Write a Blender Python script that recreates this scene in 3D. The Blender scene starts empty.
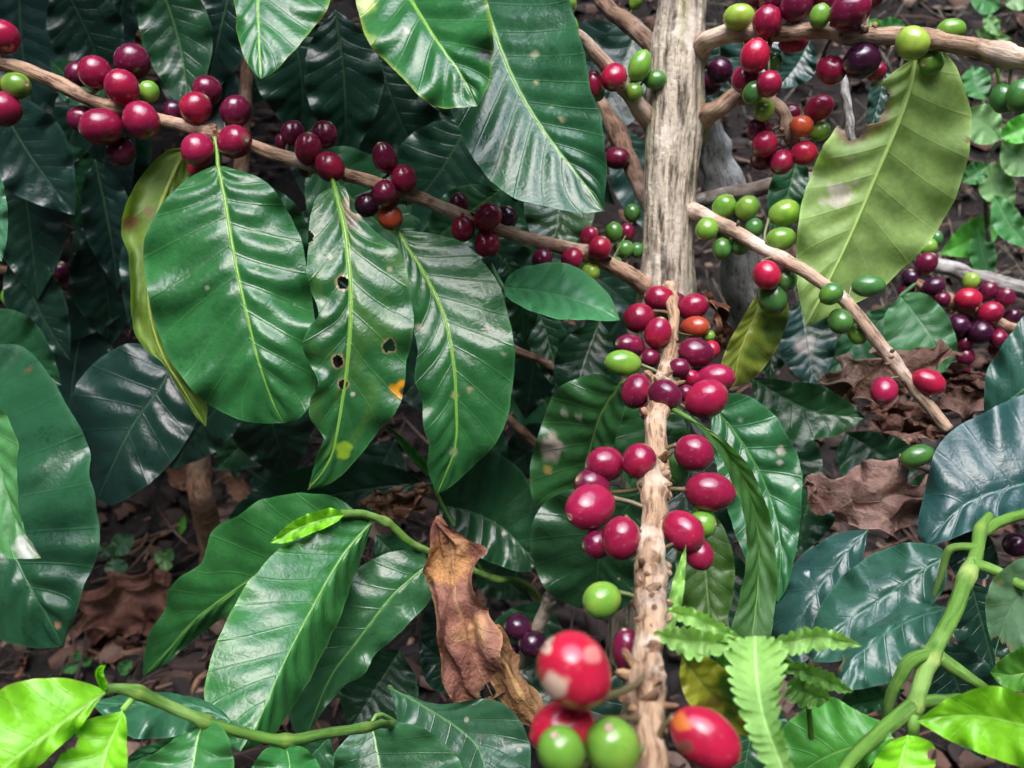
import bpy, math, random
import numpy as np
from mathutils import Vector, noise

random.seed(7)
rng = np.random.default_rng(11)
SC = bpy.context.scene
COL = SC.collection

# ------------------------------------------------------------------ camera
CAM_H, PITCH, LENS = 0.75, math.radians(30), 29.3
F = LENS / 36 * 1024
CAMP = np.array([0, 0, CAM_H])
FWD = np.array([0, math.cos(PITCH), -math.sin(PITCH)])
UP = np.array([0, math.sin(PITCH), math.cos(PITCH)])
RIGHT = np.array([1.0, 0, 0])
cam = bpy.data.cameras.new('camera')
cam.lens, cam.sensor_width = LENS, 36
cam.clip_start, cam.clip_end = 0.02, 300
cam.dof.use_dof, cam.dof.focus_distance, cam.dof.aperture_fstop = True, 0.35, 15.0
co = bpy.data.objects.new('camera', cam)
co.location, co.rotation_euler = (0, 0, CAM_H), (math.pi / 2 - PITCH, 0, 0)
COL.objects.link(co)
SC.camera = co


def P(u, v, d):
    """a point of the place from where it is seen and how far off it stands"""
    u, v, d = np.asarray(u, float), np.asarray(v, float), np.asarray(d, float)
    return CAMP + d[..., None] * (FWD + ((u - 512) / F)[..., None] * RIGHT - ((v - 384) / F)[..., None] * UP)


# ------------------------------------------------------------------ light
w = bpy.data.worlds.new('World')
SC.world = w
w.use_nodes = True
wn = w.node_tree
sky = wn.nodes.new('ShaderNodeTexSky')
sky.sky_type, sky.sun_disc = 'NISHITA', False
SUN_EL, SUN_AZ = math.radians(76), math.radians(190)       # azimuth clockwise from +Y
sky.sun_elevation, sky.sun_rotation = SUN_EL, SUN_AZ
sky.air_density, sky.dust_density, sky.ozone_density = 1.0, 2.5, 3.0
bg = wn.nodes['Background']
bg.inputs[1].default_value = 0.15
wn.links.new(sky.outputs[0], bg.inputs[0])
sun = bpy.data.lights.new('sun', 'SUN')
sun.energy, sun.angle, sun.color = .5, math.radians(95), (1, .985, .965)
so = bpy.data.objects.new('sun', sun)
sd = Vector((math.sin(SUN_AZ) * math.cos(SUN_EL), math.cos(SUN_AZ) * math.cos(SUN_EL), math.sin(SUN_EL)))
so.rotation_euler = (-sd).to_track_quat('-Z', 'Y').to_euler()
so.location = (0, 0, 5)
COL.objects.link(so)
SC.view_settings.view_transform = 'Standard'
SC.view_settings.look = 'None'
SC.view_settings.exposure = 2.9
SC.view_settings.gamma = 1


# ------------------------------------------------------------------ materials
class NT:
    def __init__(s, name):
        s.m = bpy.data.materials.new(name)
        s.m.use_nodes = True
        s.t = s.m.node_tree
        s.p = s.t.nodes['Principled BSDF']
        s.out = s.t.nodes['Material Output']

    def n(s, typ, **kw):
        nd = s.t.nodes.new(typ)
        for k, v in kw.items():
            setattr(nd, k, v)
        return nd

    def l(s, a, b):
        s.t.links.new(a, b)

    def attr(s, name):
        return s.n('ShaderNodeAttribute', attribute_name=name)

    def math(s, op, a, b=None, c=None):
        nd = s.n('ShaderNodeMath', operation=op)
        for i, x in enumerate((a, b, c)):
            if x is None:
                continue
            if isinstance(x, (int, float)):
                nd.inputs[i].default_value = x
            else:
                s.l(x, nd.inputs[i])
        return nd.outputs[0]

    def ramp(s, x, a, b, lo=0.0, hi=1.0):
        nd = s.n('ShaderNodeMapRange', interpolation_type='SMOOTHSTEP')
        s.l(x, nd.inputs[0])
        for i, q in enumerate((a, b, lo, hi)):
            nd.inputs[i + 1].default_value = q
        return nd.outputs[0]

    def mix(s, fac, a, b, mode='MIX'):
        nd = s.n('ShaderNodeMix', data_type='RGBA', blend_type=mode)
        for sock, x in ((nd.inputs['Factor'], fac), (nd.inputs[6], a), (nd.inputs[7], b)):
            if isinstance(x, (int, float)):
                sock.default_value = x
            elif isinstance(x, tuple):
                sock.default_value = (*x, 1)
            else:
                s.l(x, sock)
        return nd.outputs[2]

    def noise(s, scale, detail=3, vec=None, rough=.5):
        nd = s.n('ShaderNodeTexNoise')
        nd.inputs['Scale'].default_value = scale
        nd.inputs['Detail'].default_value = detail
        nd.inputs['Roughness'].default_value = rough
        if vec is not None:
            s.l(vec, nd.inputs['Vector'])
        return nd

    def geo(s):
        return s.n('ShaderNodeNewGeometry').outputs['Position']

    def bump(s, h, strength, dist):
        nd = s.n('ShaderNodeBump')
        nd.inputs['Strength'].default_value = strength
        nd.inputs['Distance'].default_value = dist
        s.l(h, nd.inputs['Height'])
        s.l(nd.outputs[0], s.p.inputs['Normal'])
        return nd.outputs[0]


k_fleck = .985


def leaf_material(name, rough, spec, trans, vein, dead=False):
    k = NT(name)
    col, rib = k.attr('col'), k.attr('rib')
    vph, dmn = k.attr('vph').outputs['Fac'], k.attr('dmn').outputs['Fac']
    pos = k.n('ShaderNodeTexCoord').outputs['Object']
    n1 = k.noise(55, 4, pos)
    n2 = k.noise(420, 2, pos)
    n5 = k.noise(260, 5, pos, .62)
    c = k.mix(1.0, col.outputs['Color'], k.mix(n1.outputs['Fac'], (.5, .55, .6), (1.5, 1.45, 1.35)), 'MULTIPLY')
    c = k.mix(1.0, c, k.mix(n5.outputs['Fac'], (.62, .66, .62), (1.38, 1.34, 1.36)), 'MULTIPLY')
    fr = k.math('FRACT', vph)
    tri = k.math('MULTIPLY', k.math('ABSOLUTE', k.math('SUBTRACT', fr, .5)), 2.0)
    vm = k.ramp(tri, .90, 1.0)
    c = k.mix(k.math('MULTIPLY', vm, vein), c, rib.outputs['Color'])
    # small pale and brown flecks
    vo = k.n('ShaderNodeTexVoronoi')
    vo.inputs['Scale'].default_value = 130
    k.l(pos, vo.inputs['Vector'])
    sep = k.n('ShaderNodeSeparateColor')
    k.l(vo.outputs['Color'], sep.inputs[0])
    fl = k.math('MULTIPLY', k.ramp(vo.outputs['Distance'], .20, .10), k.math('GREATER_THAN', sep.outputs[0], k_fleck if not dead else .9))
    c = k.mix(k.math('MULTIPLY', fl, .8), c, (.26, .27, .17) if not dead else (.35, .22, .12))
    mm = k.ramp(dmn, 1.25, .65)
    c = k.mix(mm, c, rib.outputs['Color'])
    if dead:
        n3 = k.noise(30, 5, pos, .65)
        c = k.mix(k.ramp(n3.outputs['Fac'], .4, .62), c, k.mix(1.0, c, (.45, .36, .34), 'MULTIPLY'))
    k.l(c, k.p.inputs['Base Color'])
    r = k.math('ADD', rough - .11, k.math('ADD', k.math('MULTIPLY', n1.outputs['Fac'], .14), k.math('MULTIPLY', n5.outputs['Fac'], .10)))
    k.l(r, k.p.inputs['Roughness'])
    k.p.inputs['Specular IOR Level'].default_value = spec
    h = k.math('ADD', k.math('MULTIPLY', n2.outputs['Fac'], .35), k.math('MULTIPLY', vm, -.35))
    if dead:
        h = k.math('ADD', h, k.math('MULTIPLY', k.noise(160, 4, pos, .6).outputs['Fac'], 3.0))
    h = k.math('ADD', h, k.math('MULTIPLY', n5.outputs['Fac'], .5))
    pk = k.noise(75, 2, pos)                          # soft pucker between the veins
    ve = k.n('ShaderNodeTexVoronoi', feature='DISTANCE_TO_EDGE')
    ve.inputs['Scale'].default_value = 330
    k.l(pos, ve.inputs['Vector'])
    h = k.math('ADD', h, k.math('MULTIPLY', pk.outputs['Fac'], 1.9))
    h = k.math('ADD', h, k.math('MULTIPLY', k.ramp(ve.outputs['Distance'], 0, .25), .09))
    nb = k.bump(h, .55, .0007 if not dead else .0022)
    tr = k.n('ShaderNodeBsdfTranslucent')
    k.l(k.mix(1.0, c, (1.9, 2.1, .8) if not dead else (1.3, 1.1, .8), 'MULTIPLY'), tr.inputs['Color'])
    mx = k.n('ShaderNodeMixShader')
    mx.inputs[0].default_value = trans
    k.l(k.p.outputs[0], mx.inputs[1])
    k.l(tr.outputs[0], mx.inputs[2])
    k.l(mx.outputs[0], k.out.inputs['Surface'])
    return k.m


LEAFM = {
    'gloss': leaf_material('glossy coffee leaf', .29, .5, .12, .07),
    'soft': leaf_material('satin leaf', .40, .45, .22, .12),
    'under': leaf_material('leaf underside', .5, .35, .38, .12),
    'dead': leaf_material('dry leaf', .7, .25, .08, .3, True),
}


def berry_material():
    k = NT('coffee cherry skin')
    pos = k.n('ShaderNodeTexCoord').outputs['Object']
    col, tip = k.attr('col'), k.attr('dmn').outputs['Fac']
    n1 = k.noise(120, 3, pos)
    n2 = k.noise(700, 2, pos)
    c = k.mix(1.0, col.outputs['Color'], k.mix(n1.outputs['Fac'], (.5, .5, .55), (1.5, 1.5, 1.4)), 'MULTIPLY')
    vo = k.n('ShaderNodeTexVoronoi')
    vo.inputs['Scale'].default_value = 420
    k.l(pos, vo.inputs['Vector'])
    c = k.mix(k.math('MULTIPLY', k.ramp(vo.outputs['Distance'], .22, .08), .13), c, (.55, .3, .25))
    k.l(c, k.p.inputs['Base Color'])
    k.l(k.math('ADD', k.math('MULTIPLY', tip, .35), k.math('ADD', .13, k.math('MULTIPLY', n1.outputs['Fac'], .14))), k.p.inputs['Roughness'])
    k.p.inputs['Specular IOR Level'].default_value = .55
    k.p.inputs['Subsurface Weight'].default_value = .08
    k.p.inputs['Subsurface Radius'].default_value = (.004, .001, .0008)
    k.p.inputs['Subsurface Scale'].default_value = .5
    k.bump(n2.outputs['Fac'], .12, .0004)
    return k.m


def bark_material(name, c0, c1, c2, stretch=(60, 60, 9), bumpd=.002, lichen=0.0):
    """c0 dark cracks, c1 body, c2 pale patches; coordinates run along the stem"""
    k = NT(name)
    uv = k.attr('stem').outputs['Vector']
    mp = k.n('ShaderNodeMapping')
    mp.inputs['Scale'].default_value = stretch
    k.l(uv, mp.inputs['Vector'])
    n1 = k.noise(1, 6, mp.outputs[0], .65)
    pos = k.n('ShaderNodeTexCoord').outputs['Object']
    n2 = k.noise(38, 4, pos, .6)
    n3 = k.noise(260, 3, pos, .6)
    c = k.mix(k.ramp(n1.outputs['Fac'], .36, .55), c0, c1)
    c = k.mix(k.ramp(n2.outputs['Fac'], .48, .66), c, c2)
    c = k.mix(k.ramp(n3.outputs['Fac'], .55, .75, 0, .5), c, k.mix(.5, c, c0))
    if lichen:
        n4 = k.noise(70, 4, pos, .7)
        c = k.mix(k.ramp(n4.outputs['Fac'], .56, .64, 0, lichen), c, (.42, .44, .40))
    col = k.attr('col')
    c = k.mix(1.0, c, col.outputs['Color'], 'MULTIPLY')
    k.l(c, k.p.inputs['Base Color'])
    k.p.inputs['Roughness'].default_value = .82
    k.p.inputs['Specular IOR Level'].default_value = .25
    h = k.math('ADD', n1.outputs['Fac'], k.math('MULTIPLY', n3.outputs['Fac'], .35))
    k.bump(h, .9, bumpd)
    return k.m


BERRYM = berry_material()
TRUNKM = bark_material('pale fissured bark', (.085, .07, .052), (.58, .51, .40), (.76, .70, .60), (240, 240, 34), .004, .25)
BARKM = bark_material('tan twig bark', (.10, .06, .038), (.36, .24, .16), (.54, .42, .32), (420, 420, 90), .0016)
PEELM = bark_material('peeling pinkish bark', (.15, .085, .05), (.47, .345, .225), (.70, .61, .50), (520, 520, 60), .002)
DARKM = bark_material('dark old bark', (.03, .022, .016), (.10, .075, .055), (.19, .16, .13), (260, 260, 40), .002, .5)
LICHM = bark_material('lichen covered bark', (.12, .11, .10), (.34, .33, .31), (.55, .55, .52), (260, 260, 80), .003, .9)
GREENM = bark_material('green shoot skin', (.045, .11, .015), (.09, .20, .028), (.17, .30, .07), (420, 420, 30), .0008)


def ground_material():
    k = NT('leaf litter soil')
    pos = k.geo()
    a, b, c_ = k.noise(9, 6, pos, .65), k.noise(60, 5, pos, .7), k.noise(300, 3, pos, .7)
    c = k.mix(k.ramp(a.outputs['Fac'], .38, .62), (.004, .003, .0025), (.013, .009, .007))
    c = k.mix(k.ramp(b.outputs['Fac'], .52, .68, 0, .8), c, (.030, .021, .016))
    c = k.mix(k.ramp(c_.outputs['Fac'], .6, .72, 0, .7), c, (.11, .09, .075))
    k.l(c, k.p.inputs['Base Color'])
    k.p.inputs['Roughness'].default_value = .9
    k.bump(k.math('ADD', b.outputs['Fac'], k.math('MULTIPLY', c_.outputs['Fac'], .4)), 1, .012)
    return k.m


# ------------------------------------------------------------------ objects
WLOC = {}


def tag(o, label=None, cat=None, group=None, kind=None):
    for k, v in (('label', label), ('category', cat), ('group', group), ('kind', kind)):
        if v:
            o[k] = v
    return o


def empty(name, loc, label, cat, group=None):
    o = bpy.data.objects.new(name, None)
    o.empty_display_size = .02
    COL.objects.link(o)
    o.location = loc
    WLOC[o.name] = np.array(loc, float)
    return tag(o, label, cat, group)


def obj(name, V, faces, mat, parent=None, attrs=None, origin=None, smooth=True):
    V = np.asarray(V, float)
    c = V[0] if origin is None else np.asarray(origin, float)
    me = bpy.data.meshes.new(name)
    me.from_pydata((V - c).tolist(), [], faces if isinstance(faces, list) else faces.tolist())
    for an, (typ, data) in (attrs or {}).items():
        at = me.attributes.new(an, typ, 'POINT')
        if typ == 'FLOAT':
            at.data.foreach_set('value', np.asarray(data, np.float32).ravel())
        elif typ == 'FLOAT_COLOR':
            d = np.asarray(data, np.float32)
            if d.shape[1] == 3:
                d = np.hstack([d, np.ones((len(d), 1), np.float32)])
            at.data.foreach_set('color', d.ravel())
        else:
            at.data.foreach_set('vector', np.asarray(data, np.float32).ravel())
    me.polygons.foreach_set('use_smooth', [smooth] * len(me.polygons))
    me.materials.append(mat)
    me.update()
    o = bpy.data.objects.new(name, me)
    COL.objects.link(o)
    o.location = c - (WLOC[parent.name] if parent else 0)
    WLOC[o.name] = c
    if parent:
        o.parent = parent
    return o


def cr(pts, n):
    """smooth curve through pts, n samples evenly along it"""
    p = np.asarray(pts, float)
    if len(p) == 2:
        q = p[0] + (p[1] - p[0]) * np.linspace(0, 1, 40)[:, None]
    else:
        e = np.vstack([2 * p[0] - p[1], p, 2 * p[-1] - p[-2]])
        t = np.linspace(0, 1, 14, endpoint=False)[:, None]
        q = []
        for i in range(1, len(e) - 2):
            a, b, c, d = e[i - 1], e[i], e[i + 1], e[i + 2]
            q.append(.5 * (2 * b + (c - a) * t + (2 * a - 5 * b + 4 * c - d) * t ** 2 + (3 * b - a - 3 * c + d) * t ** 3))
        q = np.vstack(q + [p[-1:]])
    s = np.r_[0, np.cumsum(np.linalg.norm(np.diff(q[:, :2], axis=0), axis=1) + 1e-9)]
    x = np.linspace(0, s[-1], n)
    return np.stack([np.interp(x, s, q[:, k]) for k in range(q.shape[1])], 1)


def tube(C, R, sides=12, cap=True, jit=0.0, seed=0.0, rings=0):
    """tube round the 3-D polyline C with radii R -> verts, faces, stem coordinates"""
    C, R = np.asarray(C, float), np.asarray(R, float)
    n = len(C)
    T = np.gradient(C, axis=0)
    T /= np.linalg.norm(T, axis=1)[:, None] + 1e-12
    ref = np.array([.3, .2, .93]) if abs(T[0] @ np.array([.3, .2, .93])) < .85 else np.array([1., 0, 0])
    N = np.zeros_like(C)
    a = np.cross(T[0], ref)
    for i in range(n):
        a = a - T[i] * (a @ T[i])
        a /= np.linalg.norm(a) + 1e-12
        N[i] = a
    B = np.cross(T, N)
    th = np.linspace(0, 2 * math.pi, sides, endpoint=False)
    L = np.r_[0, np.cumsum(np.linalg.norm(np.diff(C, axis=0), axis=1))]
    V, S = [], []
    for i in range(n):
        for k in range(sides):
            r = R[i]
            if jit:
                r *= 1 + jit * noise.noise(Vector((math.cos(th[k]) * 1.6 + seed, math.sin(th[k]) * 1.6, L[i] / max(R[i], .002) * .35)))
            V.append(C[i] + r * (math.cos(th[k]) * N[i] + math.sin(th[k]) * B[i]))
            S.append((math.cos(th[k]) * R[i], math.sin(th[k]) * R[i], L[i] + seed))
    Fc = [(i * sides + k, i * sides + (k + 1) % sides, (i + 1) * sides + (k + 1) % sides, (i + 1) * sides + k)
          for i in range(n - 1) for k in range(sides)]
    if cap:
        Fc.append(tuple(range(sides))[::-1])
        Fc.append(tuple(range((n - 1) * sides, n * sides)))
    return np.array(V), Fc, np.array(S)


def join(parts):
    V, Fc, A, off = [], [], [], 0
    for v, f, s in parts:
        V.append(v)
        Fc += [tuple(i + off for i in q) for q in f]
        A.append(s)
        off += len(v)
    return np.vstack(V), Fc, np.vstack(A)


class Stem:
    """a branch: pts are (u, v, depth, half width in px)"""

    def __init__(s, name, parent, pts, mat, nodes=(), n=90, sides=14, jit=.22, scaly=0, label=None, tint=(1, 1, 1), wander=1.0):
        c = cr([(p[0], p[1], p[2] * 1000, p[3]) for p in pts], n)
        d = c[:, 2] / 1000
        s.px, s.d = c[:, :2], d
        C = P(c[:, 0], c[:, 1], d)
        # a slight wander so that the twig is not ruler straight
        R = c[:, 3] * d / F
        for i in range(n):
            wv = noise.noise_vector(Vector((i * .11, pts[0][0], 3)))
            C[i] += np.array(wv) * R[i] * .35 * wander
        for (u, v, k) in nodes:
            e = np.exp(-(((s.px[:, 0] - u) ** 2 + (s.px[:, 1] - v) ** 2) / (2 * (c[:, 3].mean() * .9) ** 2)))
            R = R * (1 + k * e)
        s.C, s.R = C, R
        EN = np.zeros(n)
        for (u, v, k) in nodes:
            EN += np.exp(-(((s.px[:, 0] - u) ** 2 + (s.px[:, 1] - v) ** 2) / (2 * (c[:, 3].mean() * .55) ** 2)))
        pr = [tube(C, R, sides, True, jit, pts[0][0] * .01)]
        for (u, v, k) in nodes:                       # withered bracts and stalk stubs round a node
            i = int(np.argmin((s.px[:, 0] - u) ** 2 + (s.px[:, 1] - v) ** 2))
            for q in range(scaly):
                dirv = rng.normal(size=3)
                dirv -= FWD * .5
                t = C[min(i + 1, n - 1)] - C[i - 1]
                t /= np.linalg.norm(t)
                dirv -= t * (dirv @ t) * .6
                dirv /= np.linalg.norm(dirv)
                a = C[i] + t * rng.normal() * R[i] * 1.1 + dirv * R[i] * .7
                ln = R[i] * rng.uniform(.3, .95)
                bend = rng.normal(size=3) * ln * .3
                pl = np.array([a, a + dirv * ln * .5 + bend * .4, a + dirv * ln + bend])
                pr.append(tube(cr(pl, 7), np.array([.34, .31, .30, .25, .26, .20, .10]) * R[i] * rng.uniform(.5, 1.2), 8, True, 1.0, rng.uniform(0, 9)))
        V, Fc, S = join(pr)
        tt = np.vstack([np.tile(np.array(tint, float), (len(q[0]), 1)) * (1 if z == 0 else np.array((.9, .8, .7)) * rng.uniform(.3, 1.05)) for z, q in enumerate(pr)])
        kn = np.array((.75, .30, .55)) if mat is GREENM else np.array((-.35, -.35, -.33))
        tt[:n * sides] *= 1 + np.repeat(np.clip(EN, 0, 1), sides)[:, None] * kn
        s.o = obj(name, V, Fc, mat, parent, {'stem': ('FLOAT_VECTOR', S), 'col': ('FLOAT_COLOR', tt)}, origin=C[0])
        if label:
            s.o['label'] = label

    def near(s, u, v):
        i = int(np.argmin((s.px[:, 0] - u) ** 2 + (s.px[:, 1] - v) ** 2))
        return i, math.hypot(s.px[i, 0] - u, s.px[i, 1] - v)


# ------------------------------------------------------------------ berries
BC = {'r': (.22, .009, .042), 'd': (.10, .007, .030), 'p': (.028, .006, .022), 'b': (.34, .010, .036), 'o': (.38, .065, .022), 'R': (.40, .012, .036),
      'g': (.105, .25, .030), 'G': (.040, .135, .035), 'y': (.26, .38, .05)}


def berry(stem, u, v, ra, rb=None, c='r', z=0.0, ang=None, d=None, tilt=None, patches=(), parent=None, blush=None):
    rb = rb or ra * .93
    i, dist = stem.near(u, v)
    if d is None:
        d = stem.d[i] + z - (.004 if z == 0 else 0)
    if ang is None:                                   # by default it points away from the stem
        dx, dy = u - stem.px[i, 0], -(v - stem.px[i, 1])
        ang = math.degrees(math.atan2(dy, dx)) + rng.uniform(-35, 35) if dist > 5 else rng.uniform(0, 360)
    tilt = rng.uniform(0, 35) if tilt is None else tilt
    a, t = math.radians(ang), math.radians(tilt)
    ctr = P(u, v, d)
    ax = (math.cos(a) * RIGHT + math.sin(a) * UP) * math.cos(t) - FWD * math.sin(t)
    ra_, rb_ = ra * d / F, rb * d / F
    if tilt > 20 and ra > rb:
        ra_ = math.sqrt(max((ra_ ** 2 - (rb_ * math.sin(t)) ** 2), rb_ ** 2) / math.cos(t) ** 2) if math.cos(t) > .3 else ra_
        ra_ = min(ra_, rb_ * 1.35)
    e1 = np.cross(ax, FWD + .01 * UP)
    e1 /= np.linalg.norm(e1)
    e2 = np.cross(ax, e1)
    nl, ns = (22, 26) if ra < 24 else (64, 80)
    base = np.array(BC[c]) * rng.uniform(.82, 1.22)
    if blush is None:
        blush = rng.uniform(0, .35)
    alt = {'r': BC['b'], 'd': BC['r'], 'p': BC['d'], 'b': BC['r'], 'R': BC['b'], 'o': BC['b'], 'g': BC['y'], 'G': BC['g'], 'y': BC['g']}[c]
    V, Cc, D = [], [], []
    sx = rng.uniform(0, 50)
    dents = rng.normal(size=3)
    pear = rng.uniform(-.06, .06)
    for j in range(nl + 1):
        ph = math.pi * j / nl
        x, r = -math.cos(ph), math.sin(ph) ** .96
        if j >= nl - 3:                               # the navel: a raised ring round a dry scar
            k = nl - j
            x = {3: x, 2: 1.012, 1: 1.005, 0: .96}[k]
            r = {3: r, 2: .20, 1: .13, 0: 0.0}[k]
        r *= 1 + (.02 + pear) * x
        for q in range(ns):
            th = 2 * math.pi * q / ns
            w_ = 1 + .022 * math.cos(2 * th + dents[1] * 2) * dents[0] + .05 * noise.noise(Vector((x * 1.2 + sx, math.cos(th), math.sin(th))))
            pnt = ctr + ax * x * ra_ + (e1 * math.cos(th) + e2 * math.sin(th)) * r * rb_ * w_
            V.append(pnt)
            nz = noise.noise(Vector((x * 1.1 + sx * 3, math.cos(th) * 1.1, math.sin(th) * 1.1)))
            f = min(1, max(0, blush * (1.2 + 2.2 * nz + .6 * (-x))))
            cc = base * (1 - f) + np.array(alt) * f
            dm = 0.0
            if j == nl - 2:
                cc = cc * .5 + np.array((.20, .15, .09)) * .5
            if j >= nl - 1:
                cc, dm = np.array((.34, .25, .17)), 1.0
            for (pu, pv, pr, pc) in patches:
                rel = pnt - CAMP
                dd = rel @ FWD
                qu, qv = 512 + F * (rel @ RIGHT) / dd, 384 - F * (rel @ UP) / dd
                if (rel - (ctr - CAMP)) @ FWD < .002:
                    rr = math.hypot(qu - pu, qv - pv) / pr + .45 * noise.noise(Vector((qu * .09, qv * .09, 1)))
                    m = min(1, max(0, (1.2 - rr) / .45))
                    cc = cc * (1 - m) + np.array(pc) * m
                    dm = max(dm, m * .8)
            Cc.append(cc)
            D.append(dm)
    Fc = [(j * ns + q, j * ns + (q + 1) % ns, (j + 1) * ns + (q + 1) % ns, (j + 1) * ns + q) for j in range(nl) for q in range(ns)]
    # stalk to the stem
    V = np.array(V)
    st = stem.C[i] + (ctr - stem.C[i]) / (np.linalg.norm(ctr - stem.C[i]) + 1e-9) * stem.R[i] * .6
    b0 = ctr - ax * ra_ * .96
    mid = (st + b0) / 2 - ax * ra_ * .12
    sv, sf, _ = tube(cr(np.array([b0, mid, st]), 6), np.array([.17, .13, .12, .12, .13, .15]) * rb_, 7)
    off = len(V)
    V = np.vstack([V, sv])
    Fc += [tuple(x + off for x in q) for q in sf]
    stc = np.array((.10, .13, .04)) if c in 'gGy' else np.array((.11, .085, .04))
    Cc += [stc] * len(sv)
    D += [.7] * len(sv)
    nm = 'unripe_berry' if c in 'gGy' else 'ripe_berry'
    o = obj(nm, V, Fc, BERRYM, parent or stem.o, {'col': ('FLOAT_COLOR', np.array(Cc)), 'dmn': ('FLOAT', D)}, origin=ctr)
    return o


# ------------------------------------------------------------------ leaves
LC = {  # blade colour, rib colour
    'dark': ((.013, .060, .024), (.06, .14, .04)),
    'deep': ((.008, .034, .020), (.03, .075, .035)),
    'blue': ((.012, .042, .032), (.05, .11, .06)),
    'mid': ((.018, .100, .026), (.17, .34, .05)),
    'green': ((.026, .140, .032), (.12, .28, .06)),
    'fresh': ((.075, .24, .030), (.24, .45, .09)),
    'lime': ((.165, .46, .014), (.30, .58, .10)),
    'pale': ((.26, .405, .12), (.46, .58, .22)),
    'olive': ((.12, .20, .030), (.30, .38, .08)),
    'sick': ((.15, .20, .025), (.34, .36, .07)),
    'fern': ((.24, .45, .12), (.36, .56, .2)),
    'brown': ((.22, .115, .070), (.25, .15, .09)),
    'rust': ((.27, .135, .060), (.36, .21, .10)),
    'umber': ((.105, .055, .036), (.14, .08, .05)),
    'tan': ((.33, .215, .15), (.38, .26, .18)),
    'orange': ((.50, .20, .02), (.5, .3, .05)),
}


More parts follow.
